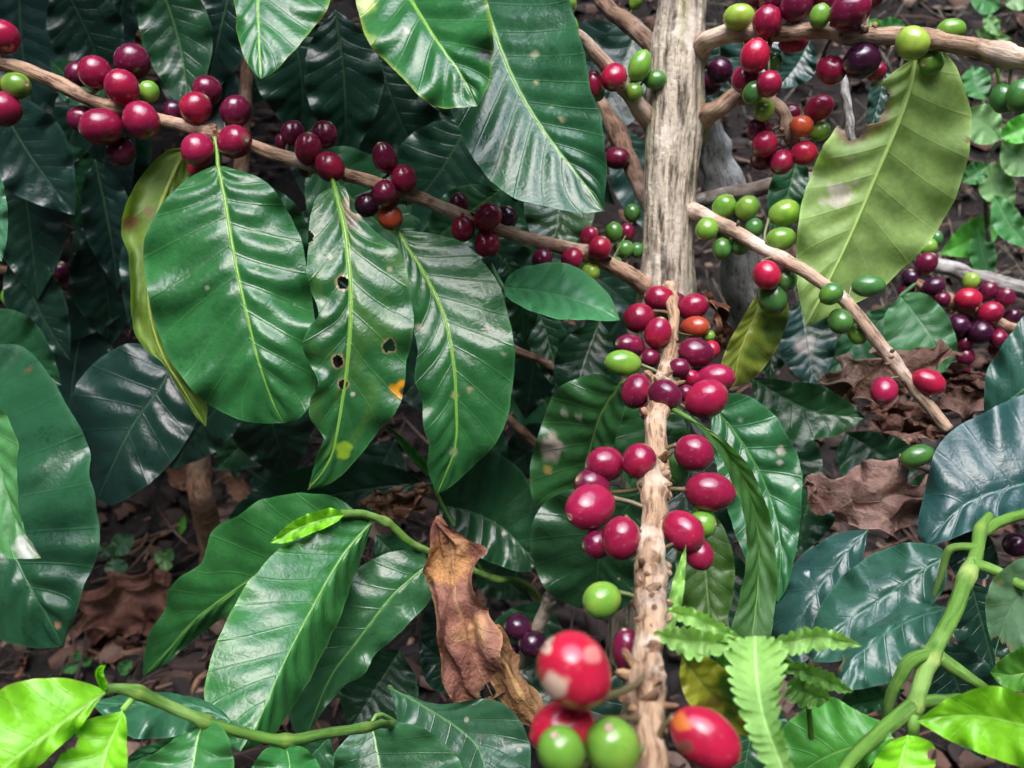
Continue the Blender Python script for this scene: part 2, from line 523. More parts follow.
def leaf(parent, mid, A, B, d, c='mid', kind='gloss', dl=-.004, dr=-.004, q=.085, N=10, wave=.0025, wf=4.0, pet=None, pr=.0011,
         spots=(), holes=(), nt=72, ns=30, serr=None, crk=0.0, name='leaf', label=None, edge=None, ribw=1.0, curl=0.0, under=False, yel=0.0, closed=True, petc=None):
    """blade between midrib `mid` and the two margins A and B (base -> tip)"""
    mid = [tuple(p) for p in mid]
    M = cr(mid, nt)
    cl = [mid[-1]] if closed else []
    EA, EB = cr([mid[0]] + list(A) + cl, nt), cr([mid[0]] + list(B) + cl, nt)
    t = np.linspace(0, 1, nt)
    sl = np.linspace(-1, 1, ns + 1)
    s = np.sign(sl) * np.abs(sl) ** 1.15
    sd0 = rng.uniform(0, 9)
    if serr:
        k, amp = serr
        ph_ = (t + .012 * np.sin(t * 23 + sd0)) * k % 1
        saw = 1 - amp * (1 - np.sin(math.pi * np.clip(ph_ ** .8, 0, 1)) ** .55) * np.clip(t / .06, 0, 1) * np.clip((1 - t) / .08, 0, 1)
        EA, EB = M + (EA - M) * saw[:, None], M + (EB - M) * np.roll(saw, 2)[:, None]
    sd = rng.uniform(0, 100)
    if not serr:
        span = np.linalg.norm(M[-1] - M[0])
        for E_, ph_ in ((EA, 0.0), (EB, 40.0)):
            w_ = np.array([noise.noise(Vector((x * 9 + sd, ph_, 1))) * .009 + noise.noise(Vector((x * 26 + sd, ph_, 4))) * .004 for x in t]) * span
            dv = E_ - M
            E_ += dv / (np.linalg.norm(dv, axis=1)[:, None] + 1e-6) * (w_ * np.sin(math.pi * t) ** .5)[:, None]
    px = np.zeros((nt, ns + 1, 2))
    for j, x in enumerate(s):
        E = EA if x < 0 else EB
        px[:, j] = M + abs(x) * (E - M)
    dd = np.interp(t, np.linspace(0, 1, len(d)), d) if len(d) < 3 else cr([(i, 0, x * 1000) for i, x in enumerate(d)], nt)[:, 2] / 1000
    env = np.sin(math.pi * np.clip(t, 0, 1)) ** .6
    a = np.abs(s)
    side = np.where(s < 0, dl, dr)
    D = dd[:, None] + (side * a ** 1.35)[None] * env[:, None]
    ph = np.where(s < 0, sd, sd + 2.1)
    wv = np.sin(2 * math.pi * (wf * t[:, None] + ph[None])) + .6 * np.sin(2 * math.pi * (wf * 1.73 * t[:, None] + ph[None] * 1.7))
    D += wave * wv * (a ** 2.2)[None] * env[:, None]
    if curl:
        D += curl * (np.clip(a - .55, 0, 1) ** 2 * 4)[None] * env[:, None]
    G = P(px[..., 0], px[..., 1], D)
    ctr3 = P(M[:, 0], M[:, 1], dd)
    L = np.linalg.norm(np.diff(ctr3, axis=0), axis=1).sum()
    lam = L / N
    gi, gj = np.gradient(G, axis=0), np.gradient(G, axis=1)
    Nn = np.cross(gi, gj)
    Nn /= np.linalg.norm(Nn, axis=2)[..., None] + 1e-12
    flip = np.sign(-(Nn @ FWD))
    flip[flip == 0] = 1
    Nn *= np.where(np.median(flip) < 0, -1, 1)
    jit = np.array([noise.noise(Vector((x * 5, sd, .3))) for x in t]) * .10
    vph = N * (t[:, None] + jit[:, None] * .3 - (.20 * a - .05 * a * a)[None] + np.where(s < 0, .03, 0)[None]) + 20
    fr = vph % 1
    bul = .5 - .5 * np.cos(2 * math.pi * fr)
    bul = .9 * bul + .1 * np.sin(math.pi * fr) ** .8
    win = np.clip(a / .14, 0, 1) * (1 - .75 * a ** 3)
    amp = q * lam * (-.7 if under else 1)
    env2 = np.clip(t / .06, 0, 1) * np.clip((1 - t) / .12, 0, 1)
    big = np.array([[noise.noise(Vector((ti * 3.1 + sd, sj * 1.3, 2))) for sj in s] for ti in t])
    disp = amp * bul * win[None] * env2[:, None] * (1 + .5 * big) + L * .010 * big * env[:, None]
    if crk:
        nz = np.array([[noise.noise(Vector((ti * 4.5 + sd, sj * 1.7, 5))) + .7 * (1 - 2 * abs(noise.noise(Vector((ti * 3.4 + sd, sj * 1.5 + ti * 2, 9))))) for sj in s] for ti in t])
        disp += crk * nz
    G = G + Nn * disp[..., None]
    wid = np.linalg.norm(G[:, -1] - G[:, 0], axis=1)
    dist = np.where(s[None] < 0, np.linalg.norm(G[:, :1] - ctr3[:, None], axis=2), np.linalg.norm(G[:, -1:] - ctr3[:, None], axis=2)) * a[None]
    rw = (.00085 * (1 - t) + .00025) * ribw * min(1.6, L / .11)
    dmn = dist / rw[:, None]
    bc, rc = LC[c] if isinstance(c, str) else c
    bc, rc = np.array(bc), np.array(rc)
    tone = rng.uniform(.85, 1.15)
    colr = np.tile(bc * tone, (nt, ns + 1, 1))
    ed = np.clip((a - .94) / .06, 0, 1)[None, :, None]
    ec = np.array(edge) if edge else bc * 1.5 + .02
    colr = colr * (1 - ed * .7) + ec * ed * .7
    if yel:
        yn = np.clip(np.array([[noise.noise(Vector((ti * 7 + sd, sj * 3, 7))) for sj in s] for ti in t]) * 3 + .1, 0, 1)[..., None] * yel
        colr = colr * (1 - yn) + np.array((.20, .30, .03)) * yn
    keep = np.ones((nt, ns + 1), bool)
    for (su, sv, sr, scol) in spots:
        if sr < 7.5:
            sr, scol = sr * .75, np.array(scol) * .7 + bc * .3
        nn = np.array([[noise.noise(Vector((px[i, j, 0] * .12, px[i, j, 1] * .12, 4))) for j in range(ns + 1)] for i in range(nt)])
        rr = np.hypot(px[..., 0] - su, px[..., 1] - sv) / sr + .45 * nn
        m = np.clip((1.1 - rr) / .35, 0, 1)[..., None]
        colr = colr * (1 - m) + np.array(scol) * m
    for (hu, hv, hr) in holes:
        nn = np.array([[noise.noise(Vector((px[i, j, 0] * .15, px[i, j, 1] * .15, 8))) for j in range(ns + 1)] for i in range(nt)])
        rr = np.hypot(px[..., 0] - hu, px[..., 1] - hv) / hr + (.4 if hr < 9 else .22) * nn
        keep &= rr > 1
        m = np.clip((1.7 - rr) / .4, 0, 1)[..., None]
        colr = colr * (1 - m) + np.array((.22, .17, .08)) * m
    W = ns + 1
    faces = [(i * W + j, i * W + j + 1, (i + 1) * W + j + 1, (i + 1) * W + j) for i in range(nt - 1) for j in range(ns)
             if keep[i, j] and keep[i, j + 1] and keep[i + 1, j] and keep[i + 1, j + 1]]
    V = G.reshape(-1, 3)
    colv, vp, dmv = colr.reshape(-1, 3), vph.ravel(), dmn.ravel()
    ribv = np.tile(rc, (len(V), 1))
    # raised midrib and stalk in one tapered cord
    cord = [P(*p) for p in pet] if pet else []
    kk = np.linspace(0, nt - 1, 26).astype(int)
    mids = G[kk, ns // 2] - Nn[kk, ns // 2] * (.0003 if not under else -.0006)
    cc = np.vstack([np.array(cr(np.array(cord + [mids[0]]), 12))[:-1], mids]) if cord else mids
    r0 = pr * .8 if cord else .0008
    rr = np.r_[np.full(len(cc) - 26, pr), np.linspace(r0, .0002, 26) * min(1.4, L / .11)]
    sv, sf, _ = tube(cc, rr, 7)
    off = len(V)
    V = np.vstack([V, sv])
    faces += [tuple(x + off for x in f) for f in sf]
    colv = np.vstack([colv, np.tile(np.array(petc) if petc else rc, (len(sv), 1))])
    ribv = np.vstack([ribv, np.tile(np.array(petc) if petc else rc, (len(sv), 1))])
    vp = np.r_[vp, np.full(len(sv), .5)]
    dmv = np.r_[dmv, np.zeros(len(sv))]
    o = obj(name, V, faces, LEAFM[kind], parent,
            {'col': ('FLOAT_COLOR', colv), 'rib': ('FLOAT_COLOR', ribv), 'vph': ('FLOAT', vp), 'dmn': ('FLOAT', dmv)}, origin=mids[0])
    if label:
        o['label'] = label
    return o


def gleaf(parent, b, tp, wpx, d, c='deep', bow=0.0, asym=1.0, kind='gloss', **kw):
    """plain coffee leaf blade from base b to tip tp, half width wpx"""
    if isinstance(bow, str):
        kind, bow = bow, 0.0
    b, tp = np.array(b, float), np.array(tp, float)
    ax = tp - b
    L = np.linalg.norm(ax)
    n = np.array([-ax[1], ax[0]]) / L
    ts = np.linspace(0, 1, 9)
    mid = [b + ax * x + n * bow * L * math.sin(math.pi * x) for x in ts]
    prof = lambda x: math.sin(math.pi * x ** .88) ** .85 * (1 - .25 * x ** 4)
    A = [mid[i] - n * wpx * asym * prof(ts[i]) for i in range(1, 8)]
    B = [mid[i] + n * wpx / asym * prof(ts[i]) for i in range(1, 8)]
    kw.setdefault('nt', 48)
    kw.setdefault('ns', 20)
    return leaf(parent, mid, A, B, d, c, kind, **kw)


# ------------------------------------------------------------------ terrain
def zt(x, y):
    k = np.clip((y - .72) / 1.5, 0, 1)
    z = .9 * k * k * (3 - 2 * k) + .12 * np.clip(y - 2.2, 0, 40)
    return z + .012 * np.sin(x * 9 + y * 5) + .015 * np.sin(x * 4.1 - y * 7.7)


gx = np.concatenate([-np.geomspace(60, 2.2, 18), np.linspace(-2, 2, 110), np.geomspace(2.2, 60, 18)])
gy = np.concatenate([-np.geomspace(60, .6, 14), np.linspace(-.5, 3, 110), np.geomspace(3.1, 70, 18)])
GX, GY = np.meshgrid(gx, gy)
GZ = zt(GX, GY)
for i in range(GX.shape[0]):
    for j in range(GX.shape[1]):
        if abs(GX[i, j]) < 3 and -1 < GY[i, j] < 4:
            GZ[i, j] += .018 * noise.noise(Vector((GX[i, j] * 14, GY[i, j] * 14, 0)))
nx = len(gx)
gf = [(i * nx + j, i * nx + j + 1, (i + 1) * nx + j + 1, (i + 1) * nx + j) for i in range(len(gy) - 1) for j in range(nx - 1)]
tag(obj('ground', np.stack([GX, GY, GZ], 2).reshape(-1, 3), gf, ground_material(), origin=(0, 0, 0)), kind='structure')


def base_under(u, v, d):
    p = P(u, v, d)
    return (p[0], p[1], float(zt(p[0], p[1])))


def ground_at(u, v):
    r = FWD + (u - 512) / F * RIGHT - (v - 384) / F * UP
    d = .5
    while d < 5:
        p = CAMP + r * d
        if p[2] < zt(p[0], p[1]):
            break
        d += .004
    return d


# litter: scraps of dry leaf and thin sticks, too many to count
LV, LF, LCc, lo = [], [], [], 0
for _ in range(8500):
    x, y = rng.uniform(-1.1, 1.1), rng.uniform(.35, 1.75)
    z = float(zt(x, y)) + rng.uniform(.002, .02)
    sz = rng.uniform(.004, .022)
    an = rng.uniform(0, 6.28)
    nrm = Vector((rng.normal() * .5, -.35 + rng.normal() * .5, 1)).normalized()
    q = nrm.to_track_quat('Z', 'Y')
    cc = np.array(random.choice([(.06, .03, .02), (.035, .02, .014), (.02, .012, .01), (.12, .08, .06), (.012, .009, .008), (.018, .012, .009), (.015, .01, .008)])) * rng.uniform(.6, 1.2)
    if rng.random() < .42:                            # a stick
        v = Vector((math.cos(an), math.sin(an), rng.normal() * .15))
        l_ = rng.uniform(.02, .11)
        p0 = np.array((x, y, z + .004))
        pl = np.array([p0, p0 + np.array(v) * l_ * .5 + rng.normal(size=3) * .004, p0 + np.array(v) * l_])
        sv, sf, _ = tube(pl, np.array([1, .9, .6]) * rng.uniform(.0007, .0022), 5)
        LV.append(sv)
        LF += [tuple(i + lo for i in f) for f in sf]
        LCc += [cc * 2.4] * len(sv)
        lo += len(sv)
    else:
        gridv = []
        for i in range(4):
            for j in range(4):
                a_, b_ = (i / 3 - .5), (j / 3 - .5)
                vv = Vector((a_ * sz * 2, b_ * sz * (1.6 - abs(a_) * 2), (a_ * a_ - b_ * b_ * 1.5) * sz * rng.uniform(.5, 1.6) + rng.normal() * sz * .06))
                vv.rotate(q)
                gridv.append((x + vv.x, y + vv.y, z + vv.z))
        LV.append(np.array(gridv))
        LF += [(lo + i * 4 + j, lo + i * 4 + j + 1, lo + i * 4 + j + 5, lo + i * 4 + j + 4) for i in range(3) for j in range(3)]
        LCc += [cc * 1.7] * 16
        lo += 16
k = NT('litter scraps')
pos = k.geo()
k.l(k.mix(1.0, k.attr('col').outputs['Color'], k.mix(k.noise(160, 4, pos).outputs['Fac'], (.4, .4, .4), (1.5, 1.5, 1.5)), 'MULTIPLY'), k.p.inputs['Base Color'])
k.p.inputs['Roughness'].default_value = .8
tag(obj('leaf_litter', np.vstack(LV), LF, k.m, None, {'col': ('FLOAT_COLOR', np.array(LCc))}, origin=(0, 0, 0)),
    'brown scraps of dry leaf and thin sticks scattered over the dark soil', 'leaf litter', kind='stuff')

# ================================================================== the fruiting coffee shrub
tb = P(660, 420, .48)
shrub = empty('coffee_shrub', (tb[0], tb[1] + .02, float(zt(tb[0], tb[1] + .02))),
              'large coffee shrub with pale fissured trunk and tan branches of red cherries', 'coffee shrub')

# trunk: fissured ridges run along it, knots where branches leave
TP = cr([(684, -150, 445, 21), (682, 0, 452, 22.5), (677, 60, 456, 25), (674, 125, 460, 27), (670, 190, 463, 24.5), (668, 256, 466, 24), (667, 300, 470, 27), (666, 340, 478, 27)], 150)
TC = P(TP[:, 0], TP[:, 1], TP[:, 2] / 1000)
tlow = np.array([TC[-1] + (np.array([tb[0], tb[1] + .02, -.03]) - TC[-1]) * x for x in np.linspace(.02, 1, 50)])
TC = np.vstack([TC, tlow])
TR = np.r_[TP[:, 3] * TP[:, 2] / 1000 / F, np.linspace(.0155, .022, 50)]
sides = 84
V, Fc, S = tube(TC, TR, sides)
Lc = np.r_[0, np.cumsum(np.linalg.norm(np.diff(TC, axis=0), axis=1))]
V2 = V.reshape(-1, sides, 3).copy()
tcol = np.ones((len(TC), sides, 3))
for i in range(len(TC)):
    for q in range(sides):
        th = 2 * math.pi * q / sides
        l = Lc[i]
        x = th + .5 * noise.noise(Vector((l * 9, 1, 2)))
        rid = 1 - abs(noise.noise(Vector((math.cos(x) * 4.6, math.sin(x) * 4.6, l * 7)))) * 2
        rid2 = noise.noise(Vector((math.cos(x) * 11, math.sin(x) * 11, l * 16)))
        lump = noise.noise(Vector((math.cos(th) * 1.2, math.sin(th) * 1.2, l * 22)))
        flake = 1.0 if noise.noise(Vector((math.cos(x) * 7, math.sin(x) * 7, l * 26 + 5))) > .22 else 0.0
        V2[i, q] = TC[i] + (V2[i, q] - TC[i]) * (1 + .075 * rid + .045 * rid2 + .07 * lump + .035 * flake)
        g = .55 + .45 * min(1, max(0, rid * 1.3 + .55))       # grey weathered cracks between the ridges
        tcol[i, q] = np.array((1, .98, .95)) * g * (1.08 if flake else .95)
        if noise.noise(Vector((math.cos(th) * 1.8, math.sin(th) * 1.8, l * 11 + 3))) > .28:
            tcol[i, q] *= np.array((.80, .84, .70))           # greenish algae film
obj('trunk', V2.reshape(-1, 3), Fc, TRUNKM, shrub, {'stem': ('FLOAT_VECTOR', S), 'col': ('FLOAT_COLOR', tcol.reshape(-1, 3))}, origin=TC[-1])

# ---- branches
B1 = Stem('branch', shrub, [(-160, 30, .40, 7), (-12, 60, .405, 7), (43, 78, .41, 7), (77, 94, .41, 7), (110, 106, .41, 6.5), (160, 119, .412, 6), (213, 134, .415, 6.5),
                            (256, 147, .42, 6.5), (289, 158, .42, 7), (346, 174, .425, 6.5), (413, 197, .43, 6.5), (469, 218, .437, 6.5), (512, 234, .445, 6.5), (582, 253, .452, 7), (622, 270, .456, 8), (648, 287, .463, 10)],
          BARKM, [(122, 108, .25), (212, 133, .3), (316, 164, .3), (392, 190, .3), (480, 222, .3), (590, 255, .35)], n=170, scaly=4, tint=(1.18, 1.15, 1.12))
B2 = Stem('branch', shrub, [(522, -80, .42, 5.5), (540, -8, .425, 5.5), (549, 24, .43, 6), (584, 40, .435, 6.5), (605, 63, .44, 7), (637, 104, .452, 8.5), (655, 122, .462, 12), (668, 136, .475, 16)],
          BARKM, [(560, 25, .3), (618, 80, .3)], scaly=4)
B2b = Stem('branch', shrub, [(585, -40, .52, 8), (602, 0, .51, 8), (625, 20, .50, 8), (652, 44, .485, 9), (675, 62, .47, 11)], BARKM, tint=(.75, .72, .7))
B2c = Stem('branch', shrub, [(596, 92, .53, 5), (604, 108, .53, 6), (622, 142, .52, 8), (642, 188, .505, 8), (662, 225, .48, 9)], BARKM, [(615, 135, .3)], tint=(.7, .64, .62))
B3 = Stem('branch', shrub, [(684, 66, .466, 17), (697, 49, .452, 12), (711, 39, .435, 9.5), (739, 33, .425, 9), (778, 32, .41, 8.5), (811, 31, .40, 8), (861, 33, .39, 8.5), (928, 39, .375, 8.5), (975, 47, .365, 9.5), (1024, 61, .355, 10), (1130, 90, .34, 10)],
          BARKM, [(745, 33, .25), (850, 32, .3), (925, 38, .25), (1003, 54, .3)], scaly=4, n=120, tint=(1.08, 1.08, 1.05))
B3b = Stem('branch', shrub, [(684, 140, .47, 17), (703, 121, .456, 11), (719, 108, .44, 9), (740, 95, .435, 7.5), (765, 97, .43, 6), (783, 113, .428, 6), (790, 133, .43, 6), (796, 150, .435, 4.5)],
           BARKM, [(745, 95, .3), (790, 134, .4)], scaly=3, tint=(.95, .9, .85))
B4 = Stem('branch', shrub, [(676, 207, .472, 13), (688, 211, .462, 10), (702, 214, .445, 7.5), (725, 226, .432, 6.8), (768, 251, .41, 6.6), (788, 261, .398, 6.6), (818, 280, .388, 6.5), (845, 301, .382, 6.5), (868, 329, .379, 6.4), (892, 360, .378, 6.4), (911, 384, .377, 6.3), (948, 429, .375, 5.8)],
          BARKM, [(730, 229, .15), (835, 291, .15), (893, 361, .25)], scaly=3, n=120, tint=(1.2, 1.26, 1.3), wander=.4, jit=.12)
B6 = Stem('branch', shrub, [(667, 278, .465, 9), (673, 318, .432, 5.5), (671, 349, .408, 6.5), (664, 381, .382, 8), (658, 413, .355, 10), (655, 456, .33, 11), (653, 512, .30, 12.5), (652, 562, .27, 13), (650, 612, .247, 13.5), (649, 650, .228, 14.5), (646, 694, .208, 16), (649, 725, .197, 15), (652, 768, .185, 15.5), (655, 850, .165, 17)],
          PEELM, [(670, 349, .2), (660, 395, .55), (654, 480, .35), (651, 575, .3), (650, 610, .15), (647, 693, .25)], scaly=17, n=190, sides=20, jit=.26, tint=(.88, .80, .73))

# ---- cherries
for a in [(3, 37, 16, 16, 'r'), (16, 86, 15, 13, 'g', 0, 0), (3, 109, 17, 17, 'r'),
          (95, 73, 16.5, 16, 'r'), (132, 62, 18, 17, 'd', .008), (122, 87, 17, 16.5, 'r', -.008), (78, 74, 12, 12, 'd', .014), (149, 92, 11, 10, 'g', .004), (102, 127, 19, 18, 'r', -.006, 200), (141, 120, 19, 17.5, 'r', -.009, -50), (82, 119, 14, 13, 'd', .008, 200), (121, 152, 15, 14, 'd', .006, -110),
          (207, 91, 15, 15, 'd', .008), (196, 108, 16, 15.5, 'r', -.002), (236, 111, 16, 15, 'd', .002), (173, 112, 12, 11, 'p', .012), (198, 150, 17, 16, 'r', -.006, -110), (234, 142, 17, 16, 'r', -.010, 0), (200, 168, 12, 11, 'b', .008),
          (293, 133, 12.5, 12, 'd', .006), (324, 135, 14, 13.5, 'd', .002), (308, 149, 14.5, 14, 'r', -.008), (330, 167, 15.5, 14.5, 'r', -.010), (284, 142, 9, 9, 'd', .012), (306, 168, 9, 9, 'p', .008),
          (385, 158, 15, 12.5, 'd', 0, 110), (404, 179, 14, 13, 'r', -.006), (385, 193, 13, 12.5, 'd', -.010), (367, 205, 12, 12, 'p', .004), (390, 217, 14, 12, 'o', -.002, -60),
          (459, 204, 11, 10, 'd', .006), (463, 229, 13, 12, 'r', -.004), (488, 217, 13.5, 13, 'r', -.009), (506, 218, 12, 12, 'p', .002), (487, 244, 13.5, 13, 'r', -.004, -90),
          (589, 236, 10, 9, 'r', .004), (600, 248, 12, 12, 'b', -.009), (572, 259, 12, 11, 'r', -.006), (542, 259, 11, 10, 'd', -.002), (591, 271, 10, 9, 'y', -.003), (614, 264, 8, 7, 'G', .004),
          (627, 232, 9, 8, 'd', .014), (614, 232, 10, 9, 'G', .012), (632, 213, 9, 8, 'G', .016), (625, 249, 9, 9, 'G', .010), (637, 250, 8, 8, 'G', .012)]:
    berry(B1, *a)
for a in [(565, 4, 12, 11, 'g', -.006), (567, 27, 13, 11.5, 'g', -.009), (614, 77, 13.5, 13, 'b', -.008), (593, 84, 13, 9.5, 'r', .006, 90), (640, 66, 16, 11.5, 'g', 0, 70), (655, 80, 11.5, 9.5, 'G', -.004, 0), (634, 92, 9, 9, 'g', -.006), (597, 93, 9, 8, 'G', .010)]:
    berry(B2, *a)
berry(B2b, 636, 2, 8, 7, 'g', .002)
berry(B2c, 617, 158, 13, 11, 'd', -.006, -20)
for a in [(739, 17, 15.5, 13, 'y', -.006, 0), (767, 22, 16, 15, 'r', -.010), (755, 56, 17, 14.5, 'b', -.014, 80), (745, 79, 14, 13.5, 'r', -.006), (720, 71, 13, 13, 'p', .010), (710, 83, 12, 12, 'p', .012), (769, 84, 13, 12.5, 'r', -.008),
          (796, 6, 16, 15, 'd', -.004), (820, 16, 12, 10.5, 'g', -.008, 80), (850, 11, 20, 18, 'd', -.012, 30), (828, -2, 13, 12, 'd', .004), (771, 0, 13, 12, 'd', .004), (793, 44, 14, 9, 'r', .008, 0), (831, 70, 14, 13.5, 'r', .004), (862, 61, 19, 17, 'p', .002, 200), (876, 72, 10, 10, 'r', .016),
          (753, 93, 12, 10, 'G', -.010, 70), (773, 62, 9, 10, 'G', .010), (912, 43, 17, 15.5, 'y', -.012, -60), (951, 30, 14, 11, 'g', .008, 0), (931, 63, 13.5, 12, 'g', .008, 200), (870, -5, 14, 14, 'd', .004),
          (1003, 98, 15, 12, 'G', .006, 100), (1020, 96, 16, 13, 'G', -.002, 80), (757, -6, 13, 13, 'd', .01), (812, -8, 13, 12, 'r', .004)]:
    berry(B3, *a)
for a in [(764, 110, 12, 10, 'y', -.009), (759, 130, 13, 12, 'd', .002), (765, 144, 13, 12.5, 'r', -.004), (763, 160, 12, 11, 'd', .004), (782, 162, 13, 12, 'r', -.006), (804, 153, 13, 12.5, 'b', -.010), (820, 132, 10.5, 9, 'g', -.004), (802, 126, 11.5, 10, 'o', -.010), (819, 108, 14, 12, 'r', -.004, 30), (791, 113, 9, 9, 'd', .008), (776, 152, 9, 9, 'd', .012)]:
    berry(B3b, *a)
for a in [(724, 207, 12.5, 11.5, 'g', .002, 60), (747, 208, 12.5, 11.5, 'g', .004, 60), (707, 229, 12, 11, 'g', -.009), (754, 228, 10, 9, 'G', .010), (722, 249, 11, 10, 'G', .004, -90), (740, 246, 9, 9, 'G', .008), (784, 213, 16, 13, 'g', .004, 20), (781, 239, 15, 12, 'g', .002, 10),
          (767, 275, 15, 14, 'b', -.006, -70), (786, 279, 12, 11, 'G', .010), (772, 297, 18, 15, 'G', .012, -80), (831, 294, 12, 11, 'G', -.009), (868, 286, 16, 11, 'G', .002, 0), (840, 321, 13, 11.5, 'G', -.002, -80), (857, 334, 11, 9, 'g', .008, -60),
          (884, 391, 14, 13, 'r', -.004, 240), (928, 382, 17, 13, 'b', -.002, -25)]:
    berry(B4, *a)
for a in [(660, 299, 16, 13.5, 'r', -.002), (693, 307, 15.5, 13, 'r', .004), (695, 327, 14, 11, 'o', .006, 0), (639, 318, 16, 15, 'r', .004), (658, 333, 16, 14, 'r', -.013, 80), (630, 346, 16, 12, 'd', .002, 170), (696, 353, 18, 15, 'd', -.002), (711, 350, 9, 10, 'b', .012),
          (623, 363, 19, 13, 'g', .002, 175), (636, 391, 18, 15, 'd', .002, 250), (665, 395, 17, 15, 'd', -.014, -30), (715, 379, 20, 15, 'r', .004, 10), (706, 399, 22, 19, 'r', -.003, 30), (685, 393, 9, 9, 'd', .004), (679, 368, 11, 10, 'd', -.004), (650, 358, 10, 10, 'd', .008), (676, 301, 9, 9, 'd', .006), (690, 378, 10, 9, 'r', .008), (648, 412, 9, 8, 'd', .012), (709, 336, 6, 6, 'g', .012),
          (605, 464, 20, 17.5, 'r', .002), (639, 461, 18, 17, 'r', -.010, 60), (694, 453, 20, 18.5, 'r', -.004, -25), (592, 486, 18, 17, 'd', .012), (710, 492, 25, 19.5, 'r', .002, -5), (590, 507, 26, 22, 'r', -.004, 200), (678, 469, 16, 12, 'G', .016, 90),
          (621, 538, 22, 19, 'r', -.004, -100), (597, 544, 15, 15, 'd', .014), (683, 531, 22, 19, 'r', -.002, -50), (699, 554, 16, 14, 'r', .012, -70), (702, 524, 14, 14, 'g', .02)]:
    berry(B6, *a)
berry(B6, 602, 600, 20, 18, 'g', .004, 200, tilt=20)
berry(B6, 628, 652, 24, 16, 'd', .014, 100)
berry(B6, 575, 671, 40, 35, 'R', 0, 130, d=.168, tilt=5, blush=.2, patches=[(555, 685, 13, (.52, .36, .27)), (545, 648, 6, (.52, .36, .27)), (592, 655, 9, (.48, .16, .14))])
berry(B6, 563, 729, 33, 27, 'R', 0, 195, d=.176, tilt=5, blush=.1)
berry(B6, 562, 752, 27, 23, 'g', 0, 110, d=.166, tilt=30)
berry(B6, 612, 748, 31, 27, 'g', 0, 100, d=.172, tilt=30)
berry(B6, 705, 738, 37, 27, 'b', 0, -32, d=.185, tilt=10, blush=.05, patches=[(681, 722, 9, (.48, .12, .02)), (684, 746, 8, (.16, .04, .03))])

# ---- leaves hanging from the long left branch
leaf(B1.o, [(218, 165), (225, 200), (233, 250), (246, 310), (258, 360), (272, 400), (284, 423)],
     [(200, 172), (170, 195), (149, 228), (143, 262), (152, 310), (167, 352), (195, 393), (235, 418), (262, 423)],
     [(238, 170), (268, 184), (294, 222), (306, 265), (314, 315), (317, 365), (312, 400), (300, 418)],
     [.405, .396, .390, .386, .392], 'mid', dl=.006, dr=.008, wave=.004, N=9, pet=[(214, 134, .414), (217, 150, .41)], nt=90, ns=36, q=.13, label='broad undamaged deep green coffee leaf with a bright midrib')
leaf(B1.o, [(334, 186), (344, 225), (348, 256), (351, 299), (349, 346), (343, 396), (331, 456), (308, 490)],
     [(318, 195), (312, 212), (309, 235), (306, 268), (312, 290), (318, 313), (308, 328), (303, 345), (312, 368), (318, 384), (311, 400), (309, 416), (318, 430), (323, 440), (316, 455), (313, 470)],
     [(345, 188), (352, 207), (362, 216), (380, 236), (401, 254), (409, 290), (413, 323), (408, 359), (404, 390), (396, 412), (379, 430), (356, 460), (333, 482)],
     [.405, .389, .383, .385, .391], 'mid', dl=-.003, dr=.004, wave=.0022, wf=5, N=10, pet=[(330, 168, .424)], nt=200, ns=84, q=.06, yel=.10,
     holes=[(343, 283, 5.5), (389, 346, 5), (338, 361, 5), (343, 384, 4), (358, 204, 9), (309, 236, 4)],
     spots=[(400, 389, 9.5, (.55, .24, .01)), (403, 392, 5.2, (.05, .02, .015)), (330, 257, 4, (.4, .35, .2)), (353, 394, 3, (.4, .38, .3)), (375, 440, 4, (.36, .36, .3)), (307, 484, 5, (.3, .28, .2)), (343, 450, 9, (.16, .28, .02)), (350, 214, 14, (.16, .13, .09)), (390, 270, 4, (.3, .3, .2))],
     label='narrow wavy leaf with small holes and an orange scorched spot')
leaf(B1.o, [(398, 230), (407, 248), (419, 265), (443, 313), (453, 359), (456, 399), (455, 446), (437, 494)],
     [(397, 240), (402, 258), (408, 286), (413, 323), (417, 353), (415, 380), (423, 403), (423, 424), (429, 446), (428, 470)],
     [(412, 231), (440, 235), (470, 247), (499, 287), (511, 323), (514, 366), (510, 409), (496, 443), (473, 466), (452, 486)],
     [.43, .42, .411, .411, .418], 'mid', dl=-.006, dr=.003, N=11, wave=.002, pet=[(391, 196, .43), (394, 215, .43)], nt=100, ns=36, q=.06,
     spots=[(418, 327, 5, (.40, .36, .26)), (470, 390, 3, (.35, .25, .15)), (455, 395, 5, (.25, .22, .1)), (454, 452, 6, (.25, .25, .16)), (487, 328, 3, (.35, .25, .15)), (505, 355, 3, (.4, .38, .3))],
     label='pointed green leaf speckled with tan scars')
leaf(B1.o, [(186, 148), (172, 178), (158, 215), (150, 262), (150, 310), (163, 355), (185, 392), (206, 427)],
     [(170, 150), (150, 166), (134, 187), (122, 215), (121, 232), (128, 252), (131, 285), (131, 312), (135, 335), (147, 352), (160, 360), (178, 388), (195, 415)],
     [(190, 160), (188, 190), (180, 230), (178, 280), (182, 330), (195, 370), (207, 405)],
     [.43, .42, .41, .40, .40], 'olive', 'under', dl=.004, dr=.012, N=10, wave=.004, pet=[(192, 130, .414)], curl=-.010, under=True,
     spots=[(130, 222, 8, (.26, .14, .06)), (149, 210, 7, (.24, .14, .06))], label='yellowish green leaf seen from below with a curled edge')
